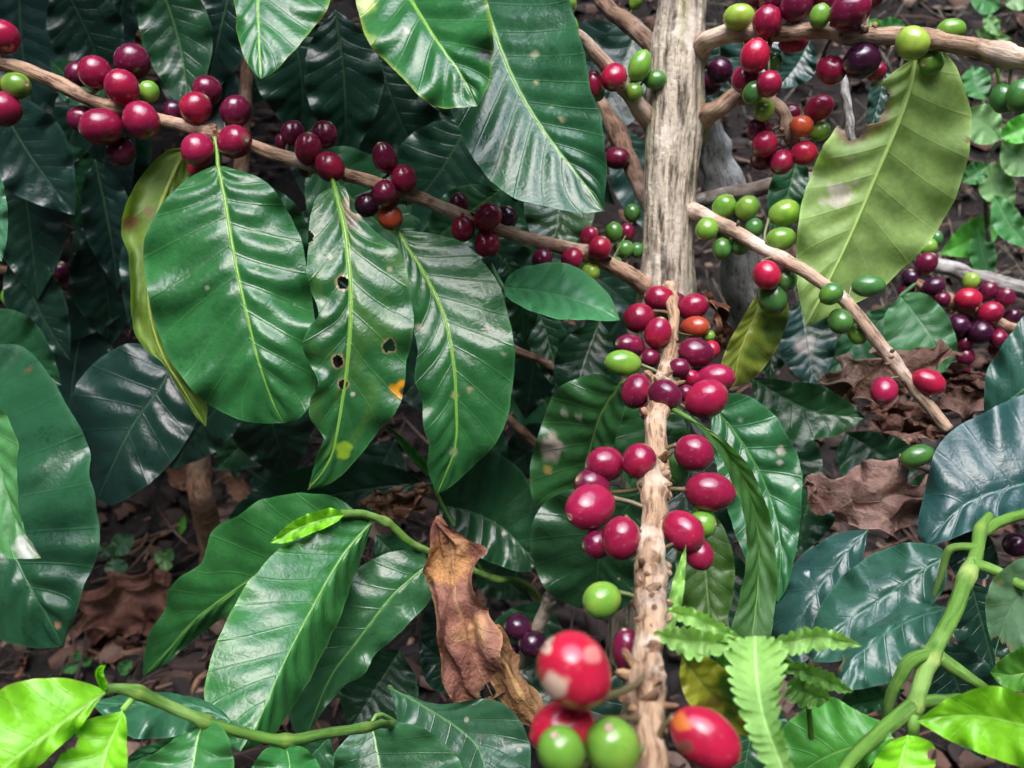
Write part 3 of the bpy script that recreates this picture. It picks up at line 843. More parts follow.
leaf(B1.o, [(503, 287), (530, 290), (562, 296), (595, 307), (620, 320)],
     [(510, 275), (525, 267), (562, 263), (590, 276), (610, 297)], [(508, 298), (529, 310), (562, 319), (592, 320), (610, 321)],
     [.435, .42, .41, .405], ((.045, .20, .075), (.12, .30, .12)), 'soft', dl=.020, dr=-.014, N=8, pet=[(490, 262, .445), (497, 276, .44)], nt=60, label='small bright green leaf lying level')
# ---- leaves from above the frame
leaf(shrub, [(272, -115), (263, -60), (258, 0), (259, 40), (261, 79)], [(245, -90), (234, -40), (235, 5), (241, 48), (252, 70)], [(300, -95), (328, -40), (330, 2), (314, 28), (290, 56), (272, 73)],
     [.40, .38, .36, .345], 'mid', N=9, dl=.002, dr=.003, edge=(.14, .24, .03), label='leaf hanging tip down from above with a paler edge')
leaf(shrub, [(380, -70), (394, -30), (411, 0), (436, 40), (460, 73), (478, 106)], [(362, -60), (354, -20), (358, 10), (366, 38), (388, 64), (404, 80), (424, 100), (446, 109)], [(430, -70), (478, -30), (488, 4), (494, 38), (491, 78), (484, 96)],
     [.405, .39, .37, .355, .35], 'mid', N=8, dl=-.002, dr=-.012, wave=.004, edge=(.22, .30, .03), spots=[(407, 33, 5, (.62, .48, .42)), (367, 5, 10, (.22, .32, .03)), (372, 40, 7, (.20, .30, .04)), (486, 55, 8, (.02, .03, .02))], q=.12,
     label='broad curved leaf with a yellow green left edge')
leaf(shrub, [(462, -75), (474, -35), (486, 7), (512, 77), (545, 133), (579, 177), (604, 211)], [(440, -50), (430, 0), (436, 60), (453, 113), (467, 148), (488, 177), (512, 197), (535, 204), (566, 212), (585, 213)], [(510, -80), (552, -40), (578, 30), (590, 80), (602, 117), (607, 165), (605, 195)],
     [.43, .42, .405, .39, .378, .37], ((.018, .085, .035), (.16, .30, .08)), N=12, dl=-.010, dr=-.014, wave=.002, q=.075, nt=110, ns=40, spots=[(535, 55, 4, (.3, .3, .2)), (537, 82, 4, (.4, .38, .2)), (563, 120, 4, (.38, .36, .2)), (552, 107, 3, (.3, .3, .2))],
     label='largest hanging leaf, dark green with a straight pale midrib')
gleaf(shrub, (560, 165), (548, 262), 36, [.47, .46], ((.035, .10, .035), (.06, .16, .05)), bow=-.05, label='dull green leaf hanging behind the large one')
# ---- right-hand leaves
leaf(B3.o, [(915, 58), (908, 90), (895, 130), (871, 187), (845, 247), (806, 326)],
     [(893, 72), (872, 92), (848, 112), (826, 142), (813, 170), (803, 200), (797, 235), (797, 283)],
     [(933, 50), (951, 58), (966, 92), (971, 132), (962, 177), (945, 217), (925, 247), (905, 268), (881, 289), (840, 311), (818, 322)],
     [.378, .387, .396, .401, .405], 'pale', 'under', dl=.004, dr=.008, N=9, wave=.003, pet=[(918, 40, .376)], nt=150, ns=64, under=True, q=.16,
     holes=[(866, 108, 17), (853, 124, 13), (880, 96, 8)],
     spots=[(840, 195, 13, (.44, .43, .34)), (824, 200, 7, (.44, .43, .34)), (856, 182, 7, (.42, .41, .30)), (850, 160, 7, (.34, .38, .20)), (838, 165, 6, (.36, .4, .2)), (968, 140, 5, (.2, .1, .05))], label='large pale green leaf seen from below with grey scars and a torn notch')
leaf(B4.o, [(766, 290), (752, 322), (740, 352), (733, 387)], [(757, 294), (742, 319), (727, 346), (721, 368), (725, 382)], [(780, 291), (789, 308), (781, 340), (762, 370), (745, 384)],
     [.43, .415, .41, .41], 'sick', 'soft', dl=-.006, dr=.012, N=8, pet=[(770, 262, .425)], edge=(.35, .36, .10), label='yellow green folded leaf with darker veins', spots=[(775, 330, 16, (.07, .12, .02)), (755, 352, 10, (.09, .14, .02))])
leaf(B6.o, [(692, 420), (718, 440), (742, 476), (756, 520), (758, 580), (752, 638)], [(705, 436), (722, 460), (735, 490), (744, 520), (747, 560), (738, 605), (728, 637)], [(722, 438), (750, 468), (768, 510), (777, 560), (776, 600), (770, 640)],
     [.345, .35, .355, .35, .34], ((.045, .13, .03), (.12, .25, .05)), 'under', dl=-.008, dr=-.004, N=9, closed=False, pet=[(664, 405, .36), (678, 412, .35)], label='narrow leaf folded lengthwise and hanging')
leaf(B6.o, [(712, 405), (740, 440), (765, 485), (780, 540), (778, 602)], [(712, 440), (722, 490), (738, 540), (757, 585)], [(730, 393), (750, 397), (772, 413), (790, 438), (802, 474), (801, 515), (796, 550), (788, 585)],
     [.40, .395, .39, .38, .375], ((.025, .115, .04), (.06, .18, .05)), N=8, q=.13, nt=90, ns=36, pet=[(690, 395, .385)], spots=[(781, 449, 6, (.5, .45, .38)), (779, 462, 4, (.5, .45, .38)), (797, 470, 4, (.42, .4, .34)), (797, 487, 4, (.42, .4, .34)), (740, 420, 4, (.3, .35, .3))], label='quilted green leaf with white flecks along its margin')
leaf(B6.o, [(621, 383), (602, 413), (591, 446), (583, 475), (560, 516)], [(600, 374), (576, 379), (556, 390), (545, 416), (533, 452), (530, 484), (538, 510)], [(626, 405), (615, 440), (606, 475), (588, 505)],
     [.39, .405, .418, .428, .435], ((.020, .080, .022), (.12, .22, .05)), N=8, q=.11, pet=[(655, 378, .385), (640, 376, .385)], dr=-.012, dl=.002, spots=[(552, 447, 13, (.30, .26, .22)), (548, 452, 6, (.5, .42, .38)), (564, 412, 5, (.35, .36, .28)), (580, 417, 4, (.42, .42, .34)), (548, 470, 6, (.3, .2, .05))],
     label='dark green leaf with a grey damaged patch near the left edge')
leaf(B6.o, [(640, 492), (618, 520), (600, 555), (596, 610)], [(610, 486), (570, 490), (540, 508), (530, 545), (545, 588), (572, 606)], [(648, 530), (646, 570), (632, 600), (614, 612)],
     [.40, .41, .42, .43], ((.012, .050, .018), (.03, .09, .03)), N=9, q=.06, dl=.004)
gleaf(B6.o, (655, 385), (640, 500), 40, [.43, .42], ((.025, .10, .030), (.05, .15, .05)), N=8)
gleaf(B6.o, (690, 410), (680, 640), 52, [.43, .40], 'deep', N=9)
gleaf(B6.o, (700, 500), (712, 655), 30, [.37, .35], ((.05, .12, .02), (.1, .2, .04)), 'soft')
gleaf(B6.o, (720, 540), (735, 700), 34, [.41, .38], 'dark')
leaf(B6.o, [(682, 655), (700, 680), (722, 705), (748, 736)], [(680, 680), (690, 705), (715, 728)], [(705, 655), (730, 675), (750, 700), (756, 722)], [.232, .232, .235, .24], ((.23, .24, .02), (.10, .16, .03)), 'soft', N=7,
     spots=[(740, 690, 22, (.06, .13, .02)), (715, 700, 9, (.16, .12, .02)), (730, 715, 8, (.10, .14, .02))], pet=[(652, 612, .245), (665, 635, .238)], label='yellowing mottled leaf beside the near end of the branch')
gleaf(B6.o, (668, 640), (686, 545), 7, [.255, .27], 'fern', 'soft', nt=30, ns=10, N=7, label='tiny light green sprout leaf')
# dark leaves of the same shrub, behind the branches
for b, tp, wd, d, c in [((560, 130), (548, 30), 40, (.52, .54), 'blue'), ((720, 40), (705, 110), 30, (.52, .53), 'blue'), ((770, 20), (735, 95), 34, (.50, .5), 'blue'),
                        ((640, 20), (585, 150), 40, (.56, .54), 'deep'), ((810, 40), (775, 90), 20, (.47, .47), 'blue'), ((885, 62), (868, 135), 12, (.44, .44), 'blue'), ((800, 150), (775, 245), 20, (.5, .5), 'dark'),
                        ((505, 258), (525, 345), 22, (.50, .5), 'dark'), ((600, 320), (570, 420), 30, (.52, .5), 'dark'), ((535, 300), (560, 395), 20, (.56, .55), 'dark')]:
    gleaf(shrub, b, tp, wd, list(d), c, bow=rng.uniform(-.06, .06))

# ================================================================== dark shrub behind, left of the trunk
b_ = P(205, 560, .80)
back = empty('coffee_shrub', (b_[0], b_[1], float(zt(b_[0], b_[1]))), 'shaded coffee shrub of big blackish green leaves behind the long left branch', 'coffee shrub')
gd = ground_at(212, 590)
SB = Stem('stem', back, [(215, 590, gd - .005, 13), (210, 540, gd - .06, 12), (203, 500, .80, 12), (200, 465, .78, 11), (205, 400, .74, 10), (225, 300, .70, 9), (240, 180, .68, 7), (250, 20, .66, 6), (255, -60, .66, 5)], BARKM, [(201, 470, .2)], tint=(.62, .55, .5))
SB2 = Stem('stem', back, [(215, 420, .74, 6), (150, 330, .72, 5), (90, 290, .70, 5), (30, 275, .68, 5), (-60, 255, .66, 4)], BARKM, [(60, 285, .4)], tint=(.5, .42, .38), scaly=4)
for a in [(35, 264, 11, 11, 'p', -.006), (62, 272, 10, 9, 'p', -.004), (77, 308, 10, 9, 'd', -.008, 180), (12, 297, 11, 10, 'g', -.006), (48, 262, 6, 6, 'G', .006), (80, 258, 7, 6, 'G', .004)]:
    berry(SB2, *a)
LB = [((20, -40), (35, 120), 52, .60, 'blue'), ((60, -20), (110, 95), 38, .58, 'deep'), ((-5, 95), (75, 215), 42, .56, 'blue'), ((20, 160), (38, 300), 38, .60, 'deep'), ((60, 140), (90, 235), 30, .62, 'dark'),
      ((95, 160), (118, 290), 26, .60, 'blue'), ((90, 235), (112, 345), 36, .64, 'deep'), ((150, -40), (190, 120), 36, .52, 'dark'), ((235, -30), (205, 100), 34, .55, 'blue'), ((285, 10), (300, 140), 48, .56, 'deep'),
      ((335, 10), (345, 165), 40, .55, 'deep'), ((310, 150), (430, 260), 50, .54, 'dark'), ((470, 120), (380, 235), 48, .53, 'deep'), ((380, 60), (440, 190), 40, .58, 'deep'), ((500, 190), (420, 250), 30, .52, 'dark'),
      ((180, 180), (130, 330), 44, .58, 'blue'), ((250, 180), (290, 300), 36, .52, 'dark'), ((240, 385), (170, 470), 30, .56, 'deep'), ((260, 380), (290, 480), 42, .58, 'deep'), ((290, 400), (215, 470), 34, .60, 'dark'),
      ((480, 230), (530, 330), 30, .56, 'deep'), ((535, 320), (525, 420), 28, .58, 'deep'), ((120, 60), (60, 175), 30, .6, 'deep'), ((330, 200), (300, 330), 44, .57, 'deep'), ((410, 260), (400, 400), 44, .57, 'deep'), ((520, 400), (560, 330), 30, .6, 'deep'),
      ((430, 0), (470, 130), 44, .54, 'deep'), ((105, 100), (50, 60), 22, .54, 'dark'), ((165, 20), (135, 60), 14, .55, 'umber')]
for b, tp, wd, d, c in LB:
    gleaf(back, b, tp, wd, [d, d + .014, d + rng.uniform(.015, .045)], c, bow=rng.uniform(-.07, .07), kind='dead' if c == 'umber' else 'gloss', label='brown withered leaf' if c == 'umber' else None)
for _ in range(56):
    u, v = rng.uniform(-120, 640), rng.uniform(-160, 330)
    an = math.radians(rng.uniform(-60, 60))
    d = rng.uniform(.66, .86)
    L_ = rng.uniform(.10, .15) * F / d
    gleaf(back, (u, v), (u + math.sin(an) * L_, v + math.cos(an) * L_), L_ * rng.uniform(.19, .25), [d, d + rng.uniform(.0, .07)], random.choice(['deep', 'dark', 'deep', 'blue']), bow=rng.uniform(-.08, .08), nt=30, ns=12)

# ================================================================== shrub at the left edge
b_ = P(-60, 620, .55)
edge = empty('coffee_plant', (b_[0], b_[1], float(zt(b_[0], b_[1]))), 'coffee plant reaching in at the left edge with broad glossy dark leaves', 'coffee plant')
SE = Stem('stem', edge, [(-170, 1100, .60, 9), (-130, 760, .56, 8), (-95, 520, .50, 7), (-70, 380, .47, 6), (-50, 250, .45, 5), (-40, 150, .44, 4)], DARKM)
leaf(edge, [(-60, 385), (-30, 455), (0, 527), (17, 562), (33, 592), (50, 620), (62, 646)], [(-75, 430), (-70, 520), (-40, 600), (0, 637), (33, 648), (50, 648)],
     [(-40, 350), (0, 345), (23, 346), (43, 364), (58, 390), (70, 410), (84, 436), (91, 456), (89, 476), (97, 505), (101, 540), (88, 580), (74, 618)],
     [.44, .415, .388, .372, .372], ((.016, .075, .032), (.05, .14, .06)), N=9, q=.13, dl=.006, dr=.004, wave=.004, pet=[(-70, 380, .47)], nt=110, ns=40, spots=[(58, 625, 5, (.4, .2, .12)), (30, 370, 3, (.2, .08, .04))], label='broad glossy dark leaf filling the left edge')
leaf(edge, [(-25, 378), (-8, 440), (10, 500), (24, 535), (41, 558)], [(-45, 430), (-35, 500), (0, 552), (22, 559)], [(0, 404), (10, 422), (18, 443), (17, 470), (20, 503), (26, 530)],
     [.34, .335, .325, .32], ((.06, .20, .06), (.12, .28, .10)), 'soft', N=8, wave=.002, pet=[(-70, 370, .465)], spots=[(26, 548, 12, (.42, .45, .40)), (40, 557, 4, (.4, .15, .05))], label='lighter green leaf with a whitish tip')
leaf(edge, [(180, 352), (160, 389), (130, 430), (97, 500)], [(150, 346), (123, 345), (95, 362), (78, 382), (70, 412), (84, 450), (90, 480)], [(194, 380), (197, 418), (178, 453), (150, 483), (115, 504)],
     [.50, .495, .492, .496], 'blue', N=7, q=.09, dl=.010, dr=-.004, pet=[(185, 300, .5)], nt=80, ns=32, label='bluish dark leaf with a folded midrib')
leaf(edge, [(-30, 150), (-12, 200), (2, 262)], [(-40, 190), (-30, 240)], [(-5, 165), (6, 200), (7, 235)], [.40, .395, .39], ((.05, .16, .08), (.1, .25, .1)), N=7)
gleaf(edge, (-40, 320), (62, 385), 40, [.46, .45], 'dark', label='dark leaf behind the broad one')
gleaf(edge, (10, 325), (-20, 420), 40, [.50, .48], 'dark')

# ================================================================== lower-left sapling
gd = ground_at(560, 640)
sap = empty('coffee_sapling', tuple(P(560, 650, gd)), 'young coffee sapling of smooth mid green leaves left of the hanging brown dead leaf', 'coffee sapling')
S1 = Stem('stem', sap, [(560, 650, gd, 5.25), (545, 610, gd - .12, 4.50), (520, 583, .50, 3.75), (486, 576, .46, 3.38), (440, 557, .43, 3.75), (412, 543, .415, 3.75), (392, 526, .41, 4.12), (378, 519, .405, 3.75), (360, 514, .40, 3.75), (340, 514, .395, 4.50)], GREENM, [(385, 522, .3)], label='green stem tip')
leaf(sap, [(362, 516), (340, 522), (300, 545), (256, 576), (200, 616), (170, 648), (143, 677)], [(335, 497), (300, 493), (262, 500), (240, 514), (213, 532), (200, 562), (180, 578), (168, 592), (166, 610), (150, 632), (144, 655)], [(345, 535), (310, 565), (280, 590), (240, 607), (203, 634), (182, 650), (160, 668)],
     [.402, .41, .43, .445, .45], 'green', 'soft', N=10, q=.05, dl=.004, dr=.004, wave=.003, pet=[(380, 519, .405)], nt=96, ns=32, label='left leaf of the sapling, satin green')
leaf(sap, [(372, 522), (343, 556), (316, 602), (286, 659), (259, 719), (240, 752)], [(356, 517), (316, 522), (283, 545), (256, 573), (240, 596), (217, 642), (205, 685), (207, 709), (220, 735)], [(370, 532), (359, 562), (336, 625), (306, 685), (287, 715), (268, 740)],
     [.405, .385, .36, .34, .325], 'green', N=10, q=.07, dl=.003, dr=.012, wave=.0015, pet=[(380, 519, .405)], nt=100, ns=36, edge=(.10, .24, .06), label='front leaf of the sapling, shining on its left half')
leaf(sap, [(430, 563), (410, 580), (389, 600), (356, 643), (329, 680), (305, 740)], [(412, 551), (388, 553), (362, 565), (330, 600), (306, 640), (290, 690), (292, 725)], [(437, 585), (430, 600), (416, 616), (396, 636), (376, 653), (364, 674), (345, 686), (328, 704)],
     [.42, .41, .405, .40, .395], ((.026, .105, .036), (.10, .24, .06)), N=9, q=.05, dl=.006, dr=.002, wave=.002, pet=[(440, 557, .43)], nt=90, label='right leaf of the sapling, half shaded by the front leaf')
leaf(sap, [(345, 514), (318, 521), (292, 531), (270, 543)], [(330, 508), (300, 517), (280, 532)], [(335, 523), (308, 535), (285, 543)], [.395, .39, .385, .38], 'lime', 'soft', N=7, nt=40, ns=14, dl=-.003, dr=-.003, label='unfolding yellow green leaf bud')
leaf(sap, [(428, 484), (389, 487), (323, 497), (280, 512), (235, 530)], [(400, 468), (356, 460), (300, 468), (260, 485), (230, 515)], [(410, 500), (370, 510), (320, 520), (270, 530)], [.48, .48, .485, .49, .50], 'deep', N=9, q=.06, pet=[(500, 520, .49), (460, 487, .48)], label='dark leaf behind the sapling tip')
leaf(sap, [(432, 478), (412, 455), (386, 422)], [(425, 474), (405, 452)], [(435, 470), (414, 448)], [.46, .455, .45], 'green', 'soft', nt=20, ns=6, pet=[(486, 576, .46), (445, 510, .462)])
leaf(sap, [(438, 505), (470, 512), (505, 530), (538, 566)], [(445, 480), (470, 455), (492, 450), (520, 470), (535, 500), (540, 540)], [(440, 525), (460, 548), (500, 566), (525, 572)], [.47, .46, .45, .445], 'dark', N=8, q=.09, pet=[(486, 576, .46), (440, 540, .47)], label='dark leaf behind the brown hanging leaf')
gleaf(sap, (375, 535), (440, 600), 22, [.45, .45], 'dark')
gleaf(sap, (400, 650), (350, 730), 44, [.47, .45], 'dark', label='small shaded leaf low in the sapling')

# ================================================================== low shoot with broad dark leaves, bottom centre
gd = ground_at(420, 900)
low = empty('coffee_seedling', tuple(P(470, 900, ground_at(470, 900))), 'coffee seedling of flat dark leaves along the bottom edge beneath the brown hanging leaf', 'coffee seedling')
S3 = Stem('stem', low, [(470, 900, ground_at(470, 900), 7), (450, 820, .50, 6), (432, 750, .42, 4), (412, 712, .40, 3), (389, 687, .393, 2.6)], GREENM)
leaf(low, [(388, 686), (410, 698), (433, 712), (460, 730), (480, 752), (492, 800)], [(405, 692), (425, 702), (448, 704), (488, 699), (513, 712), (530, 745), (525, 785)], [(395, 705), (400, 740), (420, 775), (455, 800)], [.392, .38, .37, .36, .35, .34], ((.018, .065, .030), (.08, .18, .06)), N=9, q=.05, nt=80, label='flat dark leaf under the brown hanging leaf', spots=[(480, 737, 5, (.10, .08, .05))])
leaf(low, [(371, 722), (376, 745), (380, 775), (382, 850)], [(350, 735), (330, 760), (318, 795), (340, 835)], [(392, 721), (425, 729), (449, 748), (463, 775), (440, 830)], [.36, .35, .34, .33], ((.024, .095, .035), (.14, .30, .06)), N=8, q=.05, pet=[(432, 750, .42), (385, 716, .37)], label='rounded green leaf cut by the bottom edge')
for b, tp, wd, d, c in [((15, 250), (70, 360), 30, .62, 'deep'), ((140, 250), (60, 345), 30, .66, 'deep'), ((240, 420), (235, 480), 16, .66, 'deep'), ((450, 400), (500, 500), 34, .60, 'dark'), ((395, 440), (350, 520), 30, .64, 'deep'), ((560, 430), (500, 470), 26, .60, 'deep'), ((330, 470), (280, 540), 26, .66, 'deep'), ((470, 590), (420, 660), 24, .55, 'deep'), ((330, 640), (420, 700), 30, .50, 'dark'), ((470, 560), (530, 600), 22, .54, 'dark'), ((250, 470), (300, 520), 20, .66, 'deep')]:
    gleaf(back if d >= .6 else low, b, tp, wd, [d, d + .02], c, bow=rng.uniform(-.06, .06))
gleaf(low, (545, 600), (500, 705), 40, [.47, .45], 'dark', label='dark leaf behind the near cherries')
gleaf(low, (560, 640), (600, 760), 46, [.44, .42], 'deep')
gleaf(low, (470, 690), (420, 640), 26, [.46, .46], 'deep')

# ================================================================== bright shoot, bottom left
gd = ground_at(420, 1000)
sh = empty('coffee_shoot', tuple(P(520, 1000, ground_at(520, 1000))), 'leaning coffee shoot with two bright lime young leaves in the bottom left corner', 'coffee shoot')
S4 = Stem('stem', sh, [(520, 1000, ground_at(520, 809.60), 5.67), (470, 880, .50, 4.86), (430, 800, .44, 4.05), (405, 735, .40, 4.05), (385, 724, .34, 4.05), (369, 727, .31, 4.45), (329, 733, .30, 5.26), (289, 740, .29, 5.67), (256, 736, .285, 5.26), (233, 730, .28, 4.86), (200, 719, .275, 5.67), (167, 705, .27, 5.67), (137, 692, .265, 6.48), (118, 688, .262, 4.86), (105, 690, .26, 4.86)], GREENM, [(138, 692, .2), (205, 720, .35), (285, 741, .3), (365, 726, .3)], n=130, wander=.4, jit=.14)
leaf(sh, [(107, 692), (77, 712), (33, 745), (-10, 778), (-60, 815)], [(90, 684), (60, 678), (27, 680), (0, 690), (-40, 722), (-62, 770)], [(95, 706), (80, 728), (62, 745), (40, 765), (0, 795)], [.26, .25, .24, .235, .23], 'lime', 'soft', N=9, q=.05, dl=.004, dr=.002, nt=90, ribw=1.6, label='bright lime young leaf in the corner', edge=(.3, .5, .05))
leaf(sh, [(122, 711), (117, 728), (108, 748), (98, 785), (85, 830)], [(110, 714), (90, 719), (73, 730), (63, 750), (45, 785), (50, 815)], [(126, 719), (127, 745), (125, 785), (110, 815)], [.262, .258, .25, .24], 'lime', 'soft', N=8, q=.06, pet=[(136, 694, .265)], ribw=1.5, holes=[(69, 741, 6), (62, 748, 4)], label='bright lime young leaf chewed at its left margin', edge=(.3, .5, .05))
leaf(sh, [(104, 692), (100, 682), (97, 672), (106, 665)], [(99, 686), (95, 674), (99, 666)], [(108, 684), (104, 675), (104, 669)], [.26, .258, .256, .256], 'lime', 'soft', nt=24, ns=8, N=4, label='curled lime leaf bud')
leaf(sh, [(203, 722), (197, 742), (192, 770), (180, 830)], [(187, 731), (160, 749), (135, 770), (130, 805)], [(216, 722), (228, 738), (234, 770), (220, 810)], [.277, .27, .262, .25], ((.035, .16, .040), (.20, .40, .08)), N=8, q=.06, nt=70, label='mid green leaf hanging from the shoot')
leaf(sh, [(232, 722), (195, 706), (150, 705), (90, 702)], [(215, 706), (180, 694), (140, 692)], [(200, 728), (165, 738), (125, 735)], [.32, .325, .33, .335], ((.024, .095, .045), (.06, .18, .08)), N=8, pet=[(250, 735, .285)], dl=.01)
leaf(sh, [(240, 737), (205, 740), (165, 748), (120, 765)], [(220, 728), (180, 735), (140, 748)], [(225, 750), (185, 770), (150, 775)], [.31, .315, .32, .33], ((.03, .12, .045), (.08, .22, .08)), N=8)
leaf(sh, [(285, 743), (290, 770), (285, 820)], [(262, 752), (250, 785)], [(310, 752), (322, 785)], [.29, .28, .27], 'green', N=8, label='leaf cut by the bottom edge')
gleaf(sh, (330, 736), (270, 800), 30, [.33, .33], ((.024, .09, .035), (.06, .18, .08)))

# ================================================================== shoot with thick green stem, bottom right
gp = P(900, 1000, ground_at(900, 1000))
rs = empty('coffee_shoot', tuple(gp), 'thick jointed bright green coffee shoot with bluish broad leaves, bottom right', 'coffee shoot')
S5 = Stem('stem', rs, [(895, 1000, ground_at(900, 731.00), 5.12), (905, 830, .32, 5.85), (912, 739, .275, 5.85), (914, 715, .275, 6.58), (919, 690, .278, 8.04), (928, 662, .282, 8.04), (938, 642, .287, 8.04), (955, 609, .296, 8.04), (966, 578, .305, 7.31), (976, 555, .312, 6.58), (981, 530, .32, 5.85), (990, 515, .325, 4.39)],
          GREENM, [(967, 576, .25), (930, 660, .3), (914, 705, .25), (981, 530, .2)], n=150, jit=.10, wander=.25)
for pts in [[(934, 652, .284, 6), (912, 660, .28, 7), (898, 680, .280, 6), (889, 705, .284, 5), (882, 740, .292, 4)], [(938, 655, .285, 7), (955, 668, .285, 7), (972, 680, .285, 5.5), (988, 692, .287, 4.5), (1005, 715, .29, 4)], [(972, 564, .308, 6), (1000, 574, .305, 5.5), (1030, 590, .30, 5)],
            [(983, 531, .32, 6), (1003, 520, .325, 5.5), (1030, 512, .33, 5)], [(915, 705, .276, 8), (890, 724, .27, 8), (866, 745, .265, 7), (840, 775, .26, 6)], [(914, 702, .277, 6), (945, 700, .275, 6), (968, 700, .272, 6)], [(978, 548, .313, 5), (962, 547, .315, 4), (948, 552, .318, 4), (939, 580, .324, 3), (931, 606, .33, 2.4)]]:
    Stem('leaf_stalk', rs, pts, GREENM, n=30, sides=10, jit=.08, tint=(1.05, 1.05, 1.0))
leaf(rs, [(947, 556), (915, 575), (880, 600), (845, 625), (812, 662)], [(938, 547), (918, 543), (895, 545), (861, 562), (835, 585), (818, 612), (811, 637)], [(946, 580), (935, 602), (905, 625), (870, 648), (840, 662)], [.335, .335, .335, .33, .325], ((.022, .080, .052), (.05, .13, .09)), N=6, q=.08, dl=.016, dr=-.012, wave=.003, nt=80, ns=32, label='broad bluish leaf behind the thick green stem')
leaf(rs, [(948, 608), (915, 618), (880, 638), (855, 660), (838, 690)], [(920, 603), (880, 620), (850, 645), (838, 668)], [(944, 640), (920, 662), (890, 682), (855, 690)], [.325, .318, .31, .305, .30], ((.022, .080, .052), (.05, .13, .09)), N=6, q=.08, dl=.012, dr=-.008, nt=80, spots=[(838, 668, 7, (.25, .2, .1))], holes=[(838, 662, 5)], label='bluish leaf in front with a small torn hole')
leaf(rs, [(868, 530), (840, 560), (805, 610), (780, 668)], [(845, 532), (825, 540), (798, 559), (777, 589), (770, 630)], [(862, 560), (845, 600), (825, 640), (800, 665)], [.37, .367, .364, .364], ((.020, .065, .055), (.04, .11, .08)), N=6, q=.07, dl=.016, dr=-.010, spots=[(808, 574, 4, (.7, .75, .8))], label='dark bluish leaf with a white speck')
leaf(rs, [(1060, 560), (1035, 580), (1010, 610), (995, 655)], [(1024, 558), (1005, 567), (990, 584), (985, 605), (988, 630)], [(1060, 600), (1045, 640), (1015, 672), (998, 674)], [.31, .305, .30, .295], ((.10, .20, .10), (.12, .26, .12)), 'under', N=7, q=.05, holes=[(1003, 652, 7), (996, 643, 5)], spots=[(1000, 582, 5, (.35, .28, .18))], label='pale matt leaf at the right edge chewed at its tip')
leaf(rs, [(1065, 640), (1040, 665), (1015, 675), (990, 672)], [(1040, 640), (1015, 650), (1000, 660)], [(1045, 690), (1020, 692), (1000, 684)], [.28, .28, .28, .28], 'fresh', 'soft', N=7, label='fresh green leaf at the right edge')
leaf(rs, [(1090, 745), (1024, 725), (980, 716), (945, 716), (916, 721)], [(1050, 690), (1024, 694), (1008, 688), (981, 687), (948, 699), (930, 710)], [(1060, 790), (1024, 770), (990, 757), (975, 751), (948, 740), (930, 729)], [.235, .238, .243, .248, .25], 'lime', 'soft', N=9, q=.06, nt=90, label='bright lime young leaf lying level at the right edge', edge=(.3, .5, .05))
leaf(rs, [(908, 735), (902, 755), (895, 790), (885, 840)], [(890, 742), (878, 755), (866, 785), (866, 815)], [(922, 738), (935, 748), (932, 780), (915, 820)], [.255, .25, .245, .24], 'lime', 'soft', N=8, label='bright lime young leaf pointing down', edge=(.3, .5, .05), holes=[(932, 755, 4)])
leaf(rs, [(893, 738), (860, 745), (820, 760), (780, 790)], [(885, 724), (861, 713), (828, 696), (804, 709), (781, 730), (765, 760)], [(880, 755), (850, 785), (815, 800)], [.265, .27, .275, .28], ((.06, .25, .035), (.16, .38, .08)), 'soft', N=8, q=.05, dl=.008, nt=70, label='fresh green leaf with a rolled pale edge beside the fern')
leaf(rs, [(905, 690), (880, 700), (855, 705), (838, 712)], [(890, 686), (865, 688), (845, 694)], [(890, 705), (868, 714), (850, 716)], [.30, .305, .31, .315], ((.025, .10, .04), (.06, .18, .08)), N=7)
gleaf(rs, (940, 640), (985, 760), 40, [.36, .36], 'deep')
gleaf(rs, (970, 580), (1000, 690), 30, [.37, .37], 'deep')
gleaf(rs, (760, 690), (740, 790), 40, [.34, .33], 'dark')

# ================================================================== shrub at the right with dark cherries
b_ = P(1060, 430, .62)
rt = empty('coffee_shrub', (b_[0], b_[1], float(zt(b_[0], b_[1]))), 'coffee shrub at the right edge bearing one blackish cherry cluster and two big bluish leaves', 'coffee shrub')
Stem('stem', rt, [(1100, 900, .68, 9), (1080, 600, .62, 8), (1075, 420, .58, 7), (1065, 335, .555, 6)], DARKM)
B5 = Stem('branch', rt, [(1075, 345, .56, 7), (1030, 333, .545, 7), (1001, 325, .54, 6), (968, 310, .54, 6), (940, 298, .545, 6), (915, 282, .55, 4.5)], BARKM, [(990, 320, .3), (945, 300, .3)], scaly=4, tint=(1, .9, .85))
for a in [(926, 264, 11, 10, 'd', -.004), (911, 278, 9, 9, 'p', .002), (934, 286, 11, 9, 'p', -.006), (928, 247, 9, 8, 'g', .004), (936, 239, 8, 7, 'G', .006), (971, 281, 9, 8, 'y', -.004), (968, 299, 13, 11, 'b', -.008, 0), (988, 291, 10, 9, 'd', .002), (1005, 298, 10, 9, 'd', 0), (990, 313, 12, 11, 'r', -.008),
          (959, 325, 11, 11, 'p', -.004), (980, 332, 12, 12, 'p', -.006), (964, 342, 10, 9, 'd', .002), (965, 356, 10, 9, 'd', .004), (961, 369, 8, 8, 'd', .008), (1012, 317, 9, 8, 'p', .002), (998, 338, 10, 9, 'd', 0), (998, 349, 9, 9, 'r', .006), (942, 299, 8, 8, 'd', -.004), (975, 316, 9, 9, 'p', .006), (906, 290, 8, 8, 'd', .008)]:
    berry(B5, *a)
